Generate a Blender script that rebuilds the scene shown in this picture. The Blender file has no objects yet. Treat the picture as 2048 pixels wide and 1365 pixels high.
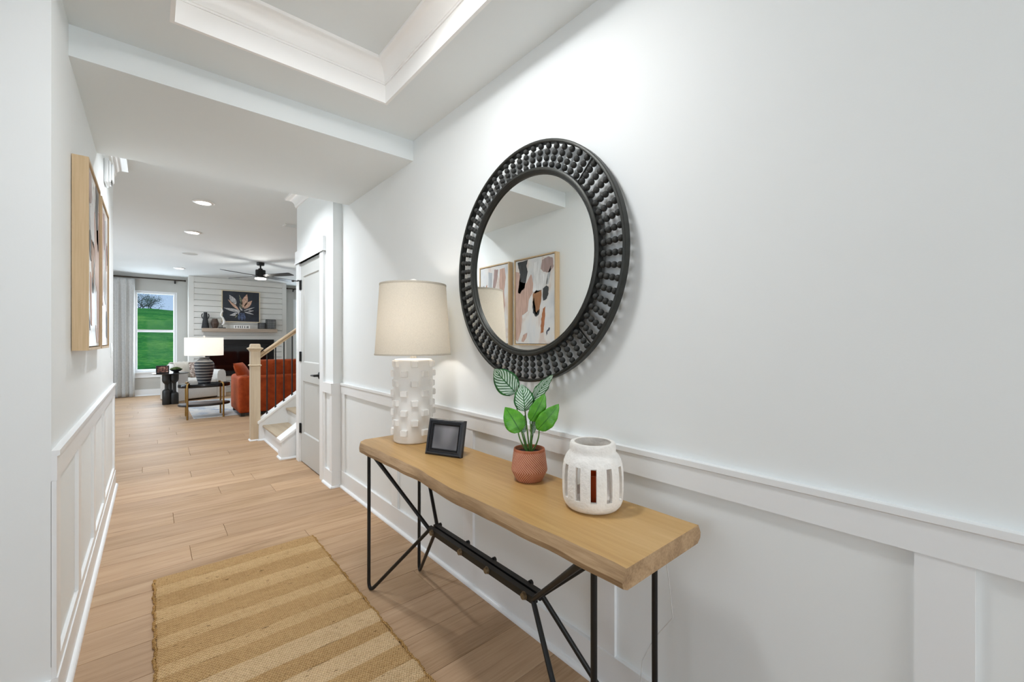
import bpy, bmesh, math, random
from mathutils import Vector, Matrix, Quaternion
R = math.radians
PI = math.pi
random.seed(7)
sc = bpy.context.scene
C = sc.collection

# ------------------------------------------------------------------ camera
FPX = 839.0
cam_d = bpy.data.cameras.new('camera')
cam = bpy.data.objects.new('camera', cam_d)
C.objects.link(cam)
cam.location = (0, 0, 1.25)
cam.rotation_euler = (R(90), 0, R(-40.674))
cam_d.sensor_width = 36
cam_d.lens = FPX / 2048 * 36
cam_d.clip_start = 0.02
cam_d.clip_end = 400
sc.camera = cam

# ------------------------------------------------------------------ view, world, lights
vs = sc.view_settings
vs.view_transform = 'Standard'
vs.look = 'None'
vs.exposure = 0.47
vs.gamma = 1.0
vs.use_curve_mapping = False
try:
    sc.cycles.use_denoising = True
    sc.cycles.max_bounces = 12
    sc.cycles.diffuse_bounces = 8
    sc.cycles.transparent_max_bounces = 12
    sc.cycles.caustics_reflective = False
    sc.cycles.caustics_refractive = False
    sc.cycles.sample_clamp_indirect = 6
except Exception:
    pass

w = bpy.data.worlds.new('sky')
sc.world = w
w.use_nodes = True
nt = w.node_tree
nt.nodes.clear()
o_ = nt.nodes.new('ShaderNodeOutputWorld')
b_ = nt.nodes.new('ShaderNodeBackground')
tc = nt.nodes.new('ShaderNodeTexCoord')
sp = nt.nodes.new('ShaderNodeSeparateXYZ')
rp = nt.nodes.new('ShaderNodeValToRGB')
rp.color_ramp.elements[0].position = 0.0
rp.color_ramp.elements[0].color = (0.50, 0.68, 0.90, 1)
rp.color_ramp.elements[1].position = 0.5
rp.color_ramp.elements[1].color = (0.16, 0.36, 0.75, 1)
nt.links.new(tc.outputs['Generated'], sp.inputs[0])
nt.links.new(sp.outputs['Z'], rp.inputs[0])
nt.links.new(rp.outputs[0], b_.inputs[0])
b_.inputs[1].default_value = 0.68
nt.links.new(b_.outputs[0], o_.inputs[0])


def light(name, kind, loc, energy, color=(1, 1, 1), rot=(0, 0, 0), size=None, size_y=None, radius=None, spread=None, shape=None):
    d = bpy.data.lights.new(name, kind)
    d.energy = energy
    d.color = color
    if kind == 'AREA':
        d.shape = shape or ('RECTANGLE' if size_y else 'SQUARE')
        d.size = size
        if size_y:
            d.size_y = size_y
        if spread:
            d.spread = spread
    elif radius is not None:
        d.shadow_soft_size = radius
    o = bpy.data.objects.new(name, d)
    o.location = loc
    o.rotation_euler = rot
    C.objects.link(o)
    return o


sun = light('sun', 'SUN', (0, 30, 20), 1.7, (1, 0.96, 0.9), (R(42), 0, R(-35)))
sun.data.angle = R(2)
# added fill lamps: one behind the camera, one in the unseen side room
light('unseen_front_fill', 'AREA', (0.50, -4.12, 1.25), 45, (0.925, 0.955, 0.98), (R(90), 0, 0), 1.35, 2.3)
light('unseen_side_room_fill', 'AREA', (-2.9, 0.6, 1.5), 16, (0.90, 0.945, 0.98), (R(90), 0, R(-90)), 2.2, 1.5)
# daylight through the living room windows (two in the far wall, a wide one in the left wall)
light('living_window_daylight', 'AREA', (0.08, 12.78, 1.46), 25, (0.82, 0.94, 1.05), (R(90), 0, R(180)), 0.68, 1.7)
light('living_window_daylight', 'AREA', (3.355, 12.78, 1.46), 25, (0.82, 0.94, 1.05), (R(90), 0, R(180)), 0.68, 1.7)
light('living_side_window_daylight', 'AREA', (-2.92, 9.0, 1.5), 70, (0.82, 0.94, 1.05), (R(90), 0, R(-90)), 3.2, 1.7)


# ------------------------------------------------------------------ materials
def srgb(h):
    h = h.lstrip('#')
    v = [int(h[i:i + 2], 16) / 255 for i in (0, 2, 4)]
    return tuple(x / 12.92 if x <= 0.04045 else ((x + 0.055) / 1.055) ** 2.4 for x in v) + (1,)


class NT:
    """small helper around a material's node tree"""
    def __init__(self, name):
        self.m = bpy.data.materials.new(name)
        self.m.use_nodes = True
        self.t = self.m.node_tree
        self.b = self.t.nodes['Principled BSDF']
        self.out = self.t.nodes['Material Output']

    def n(self, kind, **kw):
        nd = self.t.nodes.new('ShaderNode' + kind)
        for k, v in kw.items():
            setattr(nd, k, v)
        return nd

    def l(self, a, b):
        self.t.links.new(a, b)

    def coord(self, which='Object', scale=(1, 1, 1), rot=(0, 0, 0), rand=0):
        tcn = self.n('TexCoord')
        mp = self.n('Mapping')
        mp.inputs['Scale'].default_value = scale
        mp.inputs['Rotation'].default_value = rot
        src = tcn.outputs[which]
        if rand:
            oi = self.n('ObjectInfo')
            mu = self.n('VectorMath', operation='SCALE')
            cb = self.n('CombineXYZ')
            self.l(oi.outputs['Random'], cb.inputs[0])
            self.l(oi.outputs['Random'], cb.inputs[1])
            self.l(cb.outputs[0], mu.inputs[0])
            mu.inputs['Scale'].default_value = rand
            ad = self.n('VectorMath', operation='ADD')
            self.l(src, ad.inputs[0])
            self.l(mu.outputs[0], ad.inputs[1])
            src = ad.outputs[0]
        self.l(src, mp.inputs['Vector'])
        return mp.outputs[0]

    def noise(self, vec, scale=5, detail=4, rough=0.5, dist=0):
        nd = self.n('TexNoise')
        nd.inputs['Scale'].default_value = scale
        nd.inputs['Detail'].default_value = detail
        nd.inputs['Roughness'].default_value = rough
        nd.inputs['Distortion'].default_value = dist
        self.l(vec, nd.inputs['Vector'])
        return nd.outputs['Fac']

    def ramp(self, fac, stops, interp='LINEAR'):
        nd = self.n('ValToRGB')
        cr = nd.color_ramp
        cr.interpolation = interp
        while len(cr.elements) < len(stops):
            cr.elements.new(0.5)
        for e, (p, c) in zip(cr.elements, stops):
            e.position = p
            e.color = c if isinstance(c, tuple) else srgb(c)
        self.l(fac, nd.inputs[0])
        return nd.outputs[0]

    def math(self, op, a, b=None, c=None):
        nd = self.n('Math', operation=op)
        for i, v in enumerate((a, b, c)):
            if v is None:
                continue
            if isinstance(v, (int, float)):
                nd.inputs[i].default_value = v
            else:
                self.l(v, nd.inputs[i])
        return nd.outputs[0]

    def mix(self, fac, a, b, mode='MIX'):
        nd = self.n('Mix', data_type='RGBA', blend_type=mode)
        for sock, v in ((nd.inputs[0], fac), (nd.inputs[6], a), (nd.inputs[7], b)):
            if isinstance(v, (int, float)):
                sock.default_value = v
            elif isinstance(v, tuple):
                sock.default_value = v
            elif isinstance(v, str):
                sock.default_value = srgb(v)
            else:
                self.l(v, sock)
        return nd.outputs[2]

    def bump(self, h, strength=0.2, dist=0.01):
        nd = self.n('Bump')
        nd.inputs['Strength'].default_value = strength
        nd.inputs['Distance'].default_value = dist
        self.l(h, nd.inputs['Height'])
        self.l(nd.outputs[0], self.b.inputs['Normal'])

    def col(self, c):
        if isinstance(c, str):
            self.b.inputs['Base Color'].default_value = srgb(c)
        else:
            self.l(c, self.b.inputs['Base Color'])

    def set(self, rough=None, metal=None, spec=None, sheen=None, coat=None):
        if rough is not None:
            self.b.inputs['Roughness'].default_value = rough
        if metal is not None:
            self.b.inputs['Metallic'].default_value = metal
        if spec is not None:
            self.b.inputs['Specular IOR Level'].default_value = spec
        if sheen is not None:
            self.b.inputs['Sheen Weight'].default_value = sheen
        if coat is not None:
            self.b.inputs['Coat Weight'].default_value = coat


def plain(name, c, rough=0.5, metal=0.0, var=0.06, vscale=6, bump=0.0, bscale=60, spec=None, sheen=None):
    k = NT(name)
    v = k.coord('Object')
    f = k.noise(v, vscale, 3)
    base = srgb(c)
    dk = tuple(x * (1 - var) for x in base[:3]) + (1,)
    lt = tuple(min(1, x * (1 + var)) for x in base[:3]) + (1,)
    k.col(k.ramp(f, [(0.3, dk), (0.7, lt)]))
    k.set(rough, metal, spec, sheen)
    if bump:
        k.bump(k.noise(v, bscale, 3), bump, 0.004)
    return k.m


def wood(name, dark, light_, axis=0, fine=110, rough=0.45, coarse=9, spec=0.4):
    """grain runs along the axis"""
    k = NT(name)
    sc1 = [coarse] * 3
    sc1[axis] = coarse * 0.06
    sc2 = [fine] * 3
    sc2[axis] = fine * 0.03
    a = k.noise(k.coord('Object', tuple(sc1)), 1, 4, 0.55, 0.6)
    b = k.noise(k.coord('Object', tuple(sc2)), 1, 3, 0.6)
    f = k.math('ADD', k.math('MULTIPLY', a, 0.65), k.math('MULTIPLY', b, 0.35))
    k.col(k.ramp(f, [(0.32, dark), (0.66, light_)]))
    k.set(rough, 0, spec)
    k.bump(b, 0.06, 0.002)
    return k.m


def emissive(name, c, strength):
    k = NT(name)
    k.col(c)
    k.b.inputs['Emission Color'].default_value = srgb(c)
    k.b.inputs['Emission Strength'].default_value = strength
    return k.m


M = {}
M['wall'] = plain('wall_paint', '#e7eaea', 0.6, var=0.012, vscale=1.5, bump=0.03, bscale=220)
M['ceiling'] = plain('ceiling_paint', '#e2e7e8', 0.8, var=0.01, vscale=1.5, bump=0.03, bscale=200)
M['trim'] = plain('white_trim_paint', '#eaeced', 0.32, var=0.01, vscale=2)
M['crown'] = plain('crown_paint', '#f2f2f1', 0.35, var=0.008, vscale=2)
M['greige'] = plain('living_wall_paint', '#b7b6b1', 0.65, var=0.012, vscale=2)
M['shiplap'] = plain('shiplap_paint', '#d8d8d3', 0.5, var=0.015, vscale=3)
M['doorgrey'] = plain('grey_door_paint', '#bfc0bd', 0.38, var=0.01, vscale=2)
M['black'] = plain('black_metal', '#1b1b1a', 0.45, 0.3, var=0.15, vscale=20)
M['blackmatte'] = plain('matte_black_bead', '#2b2c2a', 0.72, 0.0, var=0.12, vscale=60, bump=0.15, bscale=400)
M['rim'] = plain('dark_iron_rim', '#353633', 0.45, 0.55, var=0.12, vscale=30)
M['brass'] = plain('aged_brass', '#9a7a45', 0.35, 0.85, var=0.12, vscale=20)
M['bolt'] = plain('worn_bronze_bolt', '#7d6d55', 0.45, 0.6, var=0.2, vscale=200)
M['ceramic'] = plain('white_ceramic', '#efede9', 0.5, var=0.03, vscale=12, bump=0.08, bscale=60)
M['plaster'] = plain('rough_white_plaster', '#ece9e4', 0.85, var=0.05, vscale=40, bump=0.55, bscale=120)
M['gap'] = plain('floor_gap', '#5c4636', 0.8)


def floor_mat():
    k = NT('oak_plank')
    v = k.coord('Object', (1, 1, 1), rand=37.0)
    def sc_(s):
        mp = k.n('Mapping')
        mp.inputs['Scale'].default_value = s
        k.l(v, mp.inputs['Vector'])
        return mp.outputs[0]
    a = k.noise(sc_((0.9, 9, 1)), 1, 5, 0.6, 1.2)
    b = k.noise(sc_((5, 120, 1)), 1, 3, 0.6)
    blot = k.noise(sc_((1.3, 3.0, 1)), 1, 2, 0.5)
    f = k.math('ADD', k.math('MULTIPLY', a, 0.62), k.math('MULTIPLY', b, 0.38))
    c1 = k.ramp(f, [(0.28, '#8f7152'), (0.46, '#b29475'), (0.74, '#c8ab8c')])
    oi = k.n('ObjectInfo')
    tint = k.ramp(oi.outputs['Random'], [(0.0, (0.86, 0.85, 0.84, 1)), (0.5, (0.97, 0.97, 0.97, 1)), (1.0, (1.06, 1.05, 1.03, 1))])
    c2 = k.mix(1.0, c1, tint, 'MULTIPLY')
    c3 = k.mix(k.math('MULTIPLY', k.math('SUBTRACT', blot, 0.35), 0.5), c2, '#bfa08c')
    vo = k.n('TexVoronoi')
    vo.inputs['Scale'].default_value = 1
    vo.inputs['Randomness'].default_value = 1
    k.l(sc_((1.9, 7.5, 1)), vo.inputs['Vector'])
    dist = k.math('ADD', vo.outputs['Distance'], k.math('MULTIPLY', b, 0.12))
    sepc = k.n('SeparateColor')
    k.l(vo.outputs['Color'], sepc.inputs[0])
    pick = k.math('GREATER_THAN', sepc.outputs[0], 0.62)
    knot = k.ramp(dist, [(0.07, (1, 1, 1, 1)), (0.20, (0, 0, 0, 1))])
    kf = k.math('MULTIPLY', k.math('MULTIPLY', knot, pick), 0.75)
    c4 = k.mix(kf, c3, '#6e523a')
    stk = k.noise(sc_((0.9, 42, 1)), 1, 3, 0.6, 0.5)
    sf = k.ramp(stk, [(0.56, (0, 0, 0, 1)), (0.70, (1, 1, 1, 1))])
    c5 = k.mix(k.math('MULTIPLY', sf, 0.42), c4, '#8a6a4c')
    k.col(c5)
    k.set(0.5, 0, 0.09)
    k.bump(k.math('ADD', k.math('MULTIPLY', b, 0.6), a), 0.07, 0.003)
    return k.m


M['floor'] = floor_mat()


def glass_mat():
    k = NT('window_glass')
    tr = k.n('BsdfTransparent')
    gl = k.n('BsdfGlossy')
    gl.inputs['Roughness'].default_value = 0.01
    lw = k.n('LayerWeight')
    lw.inputs['Blend'].default_value = 0.25
    mx = k.n('MixShader')
    k.l(k.math('MULTIPLY', lw.outputs['Fresnel'], 0.10), mx.inputs[0])
    k.l(tr.outputs[0], mx.inputs[1])
    k.l(gl.outputs[0], mx.inputs[2])
    k.l(mx.outputs[0], k.out.inputs[0])
    return k.m


M['glass'] = glass_mat()


def mirror_mat():
    k = NT('mirror_silver')
    k.col('#f2f4f3')
    k.set(0.01, 1.0)
    return k.m


M['mirror'] = mirror_mat()


def shade_mat(name, c, tf=0.5):
    k = NT(name)
    v1 = k.coord('Object', (260, 260, 900))
    v2 = k.coord('Object', (900, 900, 160))
    n1 = k.noise(v1, 1, 2)
    n2 = k.noise(v2, 1, 2)
    f = k.math('ADD', k.math('MULTIPLY', n1, 0.5), k.math('MULTIPLY', n2, 0.5))
    base = srgb(c)
    dk = tuple(x * 0.82 for x in base[:3]) + (1,)
    colr = k.ramp(f, [(0.35, dk), (0.62, base)])
    df = k.n('BsdfDiffuse')
    ts = k.n('BsdfTranslucent')
    k.l(colr, df.inputs[0])
    k.l(colr, ts.inputs[0])
    mx = k.n('MixShader')
    mx.inputs[0].default_value = tf
    k.l(df.outputs[0], mx.inputs[1])
    k.l(ts.outputs[0], mx.inputs[2])
    k.l(mx.outputs[0], k.out.inputs[0])
    return k.m


M['linen'] = shade_mat('linen_shade', '#ddd5c6', 0.165)
M['whiteshade'] = shade_mat('white_fabric_shade', '#f3f1ec', 0.5)


# ------------------------------------------------------------------ mesh helpers
class MB:
    def __init__(self):
        self.bm = bmesh.new()
        self.mi = 0

    def _f(self, vs_):
        try:
            f = self.bm.faces.new(vs_)
            f.material_index = self.mi
            return f
        except ValueError:
            return None

    def box(self, x0, x1, y0, y1, z0, z1):
        p = [(x0, y0, z0), (x1, y0, z0), (x1, y1, z0), (x0, y1, z0), (x0, y0, z1), (x1, y0, z1), (x1, y1, z1), (x0, y1, z1)]
        v = [self.bm.verts.new(q) for q in p]
        for f in ((3, 2, 1, 0), (4, 5, 6, 7), (0, 1, 5, 4), (1, 2, 6, 5), (2, 3, 7, 6), (3, 0, 4, 7)):
            self._f([v[i] for i in f])
        return self

    def rbox(self, x0, x1, y0, y1, z0, z1, r=0.01, seg=2, mat=None):
        b = bmesh.new()
        bmesh.ops.create_cube(b, size=1)
        for v in b.verts:
            v.co = Vector((x0 + (v.co.x + .5) * (x1 - x0), y0 + (v.co.y + .5) * (y1 - y0), z0 + (v.co.z + .5) * (z1 - z0)))
        r = min(r, 0.49 * min(abs(x1 - x0), abs(y1 - y0), abs(z1 - z0)))
        bmesh.ops.bevel(b, geom=list(b.edges), offset=r, segments=seg, profile=0.5, affect='EDGES')
        self.merge(b, mat)
        return self

    def merge(self, b, mat=None):
        if mat is not None:
            b.transform(mat)
        mp = {}
        for v in b.verts:
            mp[v] = self.bm.verts.new(v.co)
        for f in b.faces:
            self._f([mp[v] for v in f.verts])
        b.free()

    def rings(self, rings, closed=True, cap0=True, cap1=True):
        """loft a list of rings (each a list of points)"""
        vv = [[self.bm.verts.new(p) for p in r] for r in rings]
        n = len(vv[0])
        for a, b in zip(vv, vv[1:]):
            for i in range(n if closed else n - 1):
                j = (i + 1) % n
                self._f([a[i], a[j], b[j], b[i]])
        if cap0:
            self._f(list(reversed(vv[0])))
        if cap1:
            self._f(vv[-1])
        return self

    def lathe(self, prof, seg=32, c=(0, 0, 0), cap0=True, cap1=True, sx=1.0, sy=1.0):
        rr = []
        for r, z in prof:
            r = max(r, 0.0004)
            rr.append([(c[0] + sx * r * math.cos(2 * PI * i / seg), c[1] + sy * r * math.sin(2 * PI * i / seg), c[2] + z) for i in range(seg)])
        return self.rings(rr, True, cap0, cap1)

    def cyl(self, p0, p1, r0, r1=None, seg=12):
        r1 = r0 if r1 is None else r1
        p0, p1 = Vector(p0), Vector(p1)
        q = (p1 - p0).to_track_quat('Z', 'Y')
        rr = []
        for p, r in ((p0, r0), (p1, r1)):
            rr.append([p + q @ Vector((r * math.cos(2 * PI * i / seg), r * math.sin(2 * PI * i / seg), 0)) for i in range(seg)])
        return self.rings(rr)

    def tube(self, pts, r, seg=10, flat=None):
        """sweep a circle (or an ellipse: flat = second radius) along points; r may be a list"""
        pts = [Vector(p) for p in pts]
        n = len(pts)
        rs = r if isinstance(r, (list, tuple)) else [r] * n
        rr = []
        q = None
        for i, p in enumerate(pts):
            t = (pts[min(i + 1, n - 1)] - pts[max(i - 1, 0)]).normalized()
            if q is None:
                q = t.to_track_quat('Z', 'Y')
            else:
                q = (q @ Vector((0, 0, 1))).rotation_difference(t) @ q
            b = flat if flat else rs[i]
            rr.append([p + q @ Vector((rs[i] * math.cos(2 * PI * k / seg), b * math.sin(2 * PI * k / seg), 0)) for k in range(seg)])
        return self.rings(rr)

    def sphere(self, c, r, seg=12, rings=8, sx=1, sy=1, sz=1):
        pr = []
        for i in range(rings + 1):
            a = -PI / 2 + PI * i / rings
            pr.append((max(math.cos(a) * r, 1e-4), math.sin(a) * r))
        rr = [[(c[0] + sx * q * math.cos(2 * PI * i / seg), c[1] + sy * q * math.sin(2 * PI * i / seg), c[2] + sz * z) for i in range(seg)] for q, z in pr]
        return self.rings(rr)

    def extr(self, poly, axis, a0, a1):
        """extrude a closed 2-d polygon along an axis: poly in the other two axes (in order)"""
        def P(u, v, a):
            return {'x': (a, u, v), 'y': (u, a, v), 'z': (u, v, a)}[axis]
        return self.rings([[P(u, v, a0) for u, v in poly], [P(u, v, a1) for u, v in poly]])

    def poly(self, pts):
        self._f([self.bm.verts.new(p) for p in pts])
        return self

    def xf(self, m):
        self.bm.transform(m)
        return self

    def build(self, name, mat, parent=None, smooth=False, ang=40, kind=None, loc=None):
        bmesh.ops.recalc_face_normals(self.bm, faces=list(self.bm.faces))
        me = bpy.data.meshes.new(name)
        self.bm.to_mesh(me)
        self.bm.free()
        for m_ in (mat if isinstance(mat, (list, tuple)) else [mat]):
            me.materials.append(M[m_] if isinstance(m_, str) else m_)
        if smooth:
            me.polygons.foreach_set('use_smooth', [True] * len(me.polygons))
            try:
                me.set_sharp_from_angle(angle=R(ang))
            except Exception:
                pass
        return place(name, me, parent, loc, kind)


def place(name, me, parent=None, loc=None, kind=None):
    o = bpy.data.objects.new(name, me)
    C.objects.link(o)
    if parent is not None:
        o.parent = parent
    if loc is not None:
        o.location = loc
    if kind:
        o['kind'] = kind
    return o


def thing(name, label, cat, loc=(0, 0, 0), rz=0, group=None):
    o = bpy.data.objects.new(name, None)
    o.empty_display_size = 0.1
    C.objects.link(o)
    o.location = loc
    o.rotation_euler = (0, 0, rz)
    return tag(o, label, cat, group)


def tag(o, label, cat, group=None):
    o['label'] = label
    o['category'] = cat
    if group:
        o['group'] = group
    return o


def struct(name, mb, mat, label=None, **kw):
    o = mb.build(name, mat, **kw)
    o['kind'] = 'structure'
    if label:
        o['label'] = label
    return o


def holed(mb, axis, a0, a1, u0, u1, z0, z1, holes):
    """a wall slab across an axis ('x' or 'y') from a0 to a1, running u0..u1, with rectangular holes (u0,u1,z0,z1)"""
    us = sorted(set([u0, u1] + [h for q in holes for h in q[:2]]))
    zs = sorted(set([z0, z1] + [h for q in holes for h in q[2:]]))
    for i in range(len(us) - 1):
        for j in range(len(zs) - 1):
            cu, cz = (us[i] + us[i + 1]) / 2, (zs[j] + zs[j + 1]) / 2
            if any(q[0] < cu < q[1] and q[2] < cz < q[3] for q in holes):
                continue
            if axis == 'x':
                mb.box(a0, a1, us[i], us[i + 1], zs[j], zs[j + 1])
            else:
                mb.box(us[i], us[i + 1], a0, a1, zs[j], zs[j + 1])
    return mb


# ================================================================== THE SETTING
XR, XL = 1.25, -0.25          # hall walls
ZF, ZS, ZL = 2.51, 2.385, 2.77  # foyer ceiling, soffit, living ceiling
YB = 12.70                    # far wall of the living room

# ---- floor: slab + planks
fl = struct('floor', MB().box(-3.1, 5.2, -4.35, 12.85, -0.12, -0.012), 'gap', 'light oak plank floor running through hall and living room')
JX = {(3.69): 0.118, (3.23): 0.372, (5.30): -0.113, (4.84): 0.28, (4.15): 0.433, (4.38): 0.71, (3.92): 0.784, (2.77): 0.768}


def plank(x0, x1, y0, y1):
    mb = MB()
    e = 0.0016
    lo = [(x0, y0, -0.013), (x1, y0, -0.013), (x1, y1, -0.013), (x0, y1, -0.013)]
    mid = [(x0 + .0005, y0 + .0005, -0.0022), (x1 - .0005, y0 + .0005, -0.0022), (x1 - .0005, y1 - .0005, -0.0022), (x0 + .0005, y1 - .0005, -0.0022)]
    hi = [(x0 + e, y0 + e, 0), (x1 - e, y0 + e, 0), (x1 - e, y1 - e, 0), (x0 + e, y1 - e, 0)]
    mb.rings([lo, mid, hi], cap0=False)
    mb.build('plank', 'floor', fl)


rnd = random.Random(3)
for kk in range(-24, 39):
    y0 = 3.92 + 0.23 * kk
    y1 = min(y0 + 0.23, YB)
    if y0 >= YB:
        break
    if y0 < 2.0:
        xa, xb = (-0.42 if y0 > -1.0 else -0.25), XR
        xa = -0.45
    elif y0 < 4.85:
        xa, xb = -0.26, 1.26
    else:
        xa, xb = -2.9, 4.5
    js = [v for k_, v in JX.items() if abs(k_ - y0) < 0.03]
    x = xa
    cuts = [xa]
    base = js[0] if js else xa + rnd.uniform(0.3, 1.7)
    q = base
    while q - 1.9 > xa:
        q -= 1.9
    while q < xb - 0.1:
        if q > xa + 0.05:
            cuts.append(q)
        q += rnd.uniform(1.5, 1.95)
    cuts.append(xb)
    if y0 < 0.3:
        continue
    for a_, b2 in zip(cuts, cuts[1:]):
        plank(a_, b2, y0, y1)
MB().box(-3.0, XR, -4.2, 0.24, -0.012, 0).build('near_boards', 'floor', fl)
MB().box(-3.0, -0.452, 0.24, 4.8, -0.012, 0).build('side_room_boards', 'floor', fl)

# ---- walls
wr = struct('wall_right', MB().box(XR, XR + .15, -4.35, 3.71, 0, 2.9), 'wall', 'white board-and-batten wall behind the console table')
mb = MB()
holed(mb, 'x', -0.40, XL, -4.35, 4.97, 0, 2.9, [(-0.9, 2.034, 0, 2.43)])
wl = struct('wall_left', mb, 'wall', 'white board-and-batten wall with two abstract paintings')
mb = MB()
holed(mb, 'x', 1.175, 1.30, 3.71, 4.88, 0, 2.9, [(4.022, 4.735, 0, 2.052)])
wc = struct('wall_closet', mb, 'wall', 'white wall around the grey closet door')
struct('wall_closet_back', MB().box(1.30, 1.95, 3.71, 3.76, 0, 2.9).box(1.9, 1.95, 3.76, 4.80, 0, 2.9), 'wall')
struct('wall_stair', MB().box(1.30, 4.5, 4.80, 4.88, 0, 2.9), 'wall')
mb = MB()
holed(mb, 'y', YB, YB + .15, -3.0, 4.7, 0, 2.9, [(-0.29, 0.44, 0.55, 2.375), (2.99, 3.72, 0.55, 2.375)])
wb = struct('wall_back', mb, 'greige', 'grey living room wall with two tall windows')
struct('wall_living_left', holed(MB(), 'x', -3.15, -3.0, 4.82, YB, 0, 2.9, [(7.4, 10.6, 0.65, 2.35)]), 'greige')
struct('wall_living_right', MB().box(4.5, 4.7, 4.8, YB, 0, 2.9), 'greige')
struct('wall_living_near', MB().box(-3.0, -0.40, 4.82, 4.97, 0, 2.9), 'greige')
struct('wall_side_room_left', holed(MB(), 'x', -3.15, -3.0, -4.35, 4.82, 0, 2.6, [(-0.5, 1.7, 0.75, 2.25)]), 'wall')
struct('wall_front', holed(MB(), 'y', -4.35, -4.2, -3.0, XR, 0, 2.9, [(-0.18, 1.18, 0.08, 2.42)]), 'wall')

# ---- ceilings
TX0, TX1, TY0, TY1 = 0.057, 0.948, 0.40, 2.126
mb = MB()
for a in ((XL, XR, TY1, 2.41), (XL, XR, -4.35, TY0), (XL, TX0, TY0, TY1), (TX1, XR, TY0, TY1)):
    mb.box(a[0], a[1], a[2], a[3], ZF, ZF + .19)
mb.box(XL, XR, -4.35, 2.41, ZF + .19, ZF + .30)
mb.box(-3.0, -0.40, -4.35, 4.82, 2.51, 2.6)
cf = struct('ceiling', mb, 'ceiling', 'foyer ceiling with a recessed tray')
# tray: white band + cove crown all round, mitred
def ring_profile(mb, x0, x1, y0, y1, prof):
    """sweep a profile [(inset, z)] round a rectangle, mitred, open loop in profile"""
    rr = []
    for e, z in prof:
        rr.append([(x0 + e, y0 + e, z), (x1 - e, y0 + e, z), (x1 - e, y1 - e, z), (x0 + e, y1 - e, z)])
    vv = [[mb.bm.verts.new(p) for p in r_] for r_ in rr]
    n = len(vv)
    for i in range(n):
        a, b = vv[i], vv[(i + 1) % n]
        for q in range(4):
            mb._f([a[q], a[(q + 1) % 4], b[(q + 1) % 4], b[q]])
    return mb
mb = MB()
ring_profile(mb, TX0, TX1, TY0, TY1, [(-.003, ZF - .004), (.012, ZF - .004), (.012, ZF + .088), (-.003, ZF + .088)])
mb.build('tray_band', 'crown', cf)
cove = [(-.002, ZF + .088), (.017, ZF + .088), (.017, ZF + .097)]
for i in range(0, 9):
    a = i / 8 * PI / 2
    cove.append((.020 + .048 * (1 - math.cos(a)), ZF + .099 + .072 * math.sin(a)))
cove += [(.075, ZF + .176), (.075, ZF + .19), (-.002, ZF + .19)]
mb = MB()
ring_profile(mb, TX0, TX1, TY0, TY1, cove)
mb.build('tray_crown', 'crown', cf, smooth=True, ang=30)
struct('ceiling_soffit', MB().box(XL, XR, 2.41, 3.55, ZS, 2.9), 'ceiling', 'dropped ceiling soffit across the hall')
struct('ceiling_living', MB().box(-3.0, 4.7, 3.55, YB + .1, ZL, 2.9), 'ceiling', 'flat white living room ceiling')
# crown at the far end of the hall, mitred round the wall ends
def crown_prof():
    p = [(0, -.105), (.012, -.105), (.014, -.092)]
    for i in range(0, 9):
        a = i / 8 * PI / 2
        p.append((.018 + .062 * (1 - math.cos(a)), -.088 + .066 * math.sin(a)))
    p += [(.094, -.018), (.096, 0), (0, 0)]
    return p
def crown_run(path, z, name):
    """path: list of (point, offset direction) in plan"""
    mb = MB()
    rr = []
    for (px, py), (dx, dy) in path:
        rr.append([(px + dx * e, py + dy * e, z + h) for e, h in crown_prof()])
    mb.rings(rr)
    o = struct(name, mb, 'crown', smooth=True, ang=30)
    return o
crown_run([((1.175, 3.56), (-1, 0)), ((1.175, 4.88), (-1, 1)), ((4.4, 4.88), (0, 1))], ZL, 'trim_1')
crown_run([((XL, 3.56), (1, 0)), ((XL, 4.97), (1, 1)), ((-2.9, 4.97), (0, 1))], ZL, 'trim_2')

# ---- wainscot
def shoe_prof():
    return [(0, 0), (.016, 0), (.0155, .006), (.012, .013), (.006, .017), (0, .018)]
# right wall
rail = MB()
rail.extr([(XR, .800), (XR - .016, .800), (XR - .016, .868), (XR - .022, .872), (XR - .022, .888), (XR, .888)], 'y', -4.2, 3.71)
rail.build('chair_rail', 'trim', wr)
for yc in (-3.34, -2.49, -1.64, -0.78, 0.076, 0.93, 1.79, 2.65):
    MB().box(XR - .013, XR, yc - .044, yc + .044, .135, .800).build('stile', 'trim', wr)
MB().box(XR - .013, XR, 3.615, 3.698, .135, .80).build('stile', 'trim', wr)
bb = MB()
bb.extr([(XR, 0), (XR - .016, 0), (XR - .016, .135), (XR, .135)], 'y', -4.2, 3.71)
bbo = struct('baseboard_right', bb, 'trim', 'tall white baseboard along the right hall wall')
MB().extr([(XR - .016 - e, z) for e, z in shoe_prof()], 'y', -4.2, 3.70).build('shoe_moulding', 'trim', bbo, smooth=True)
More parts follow.
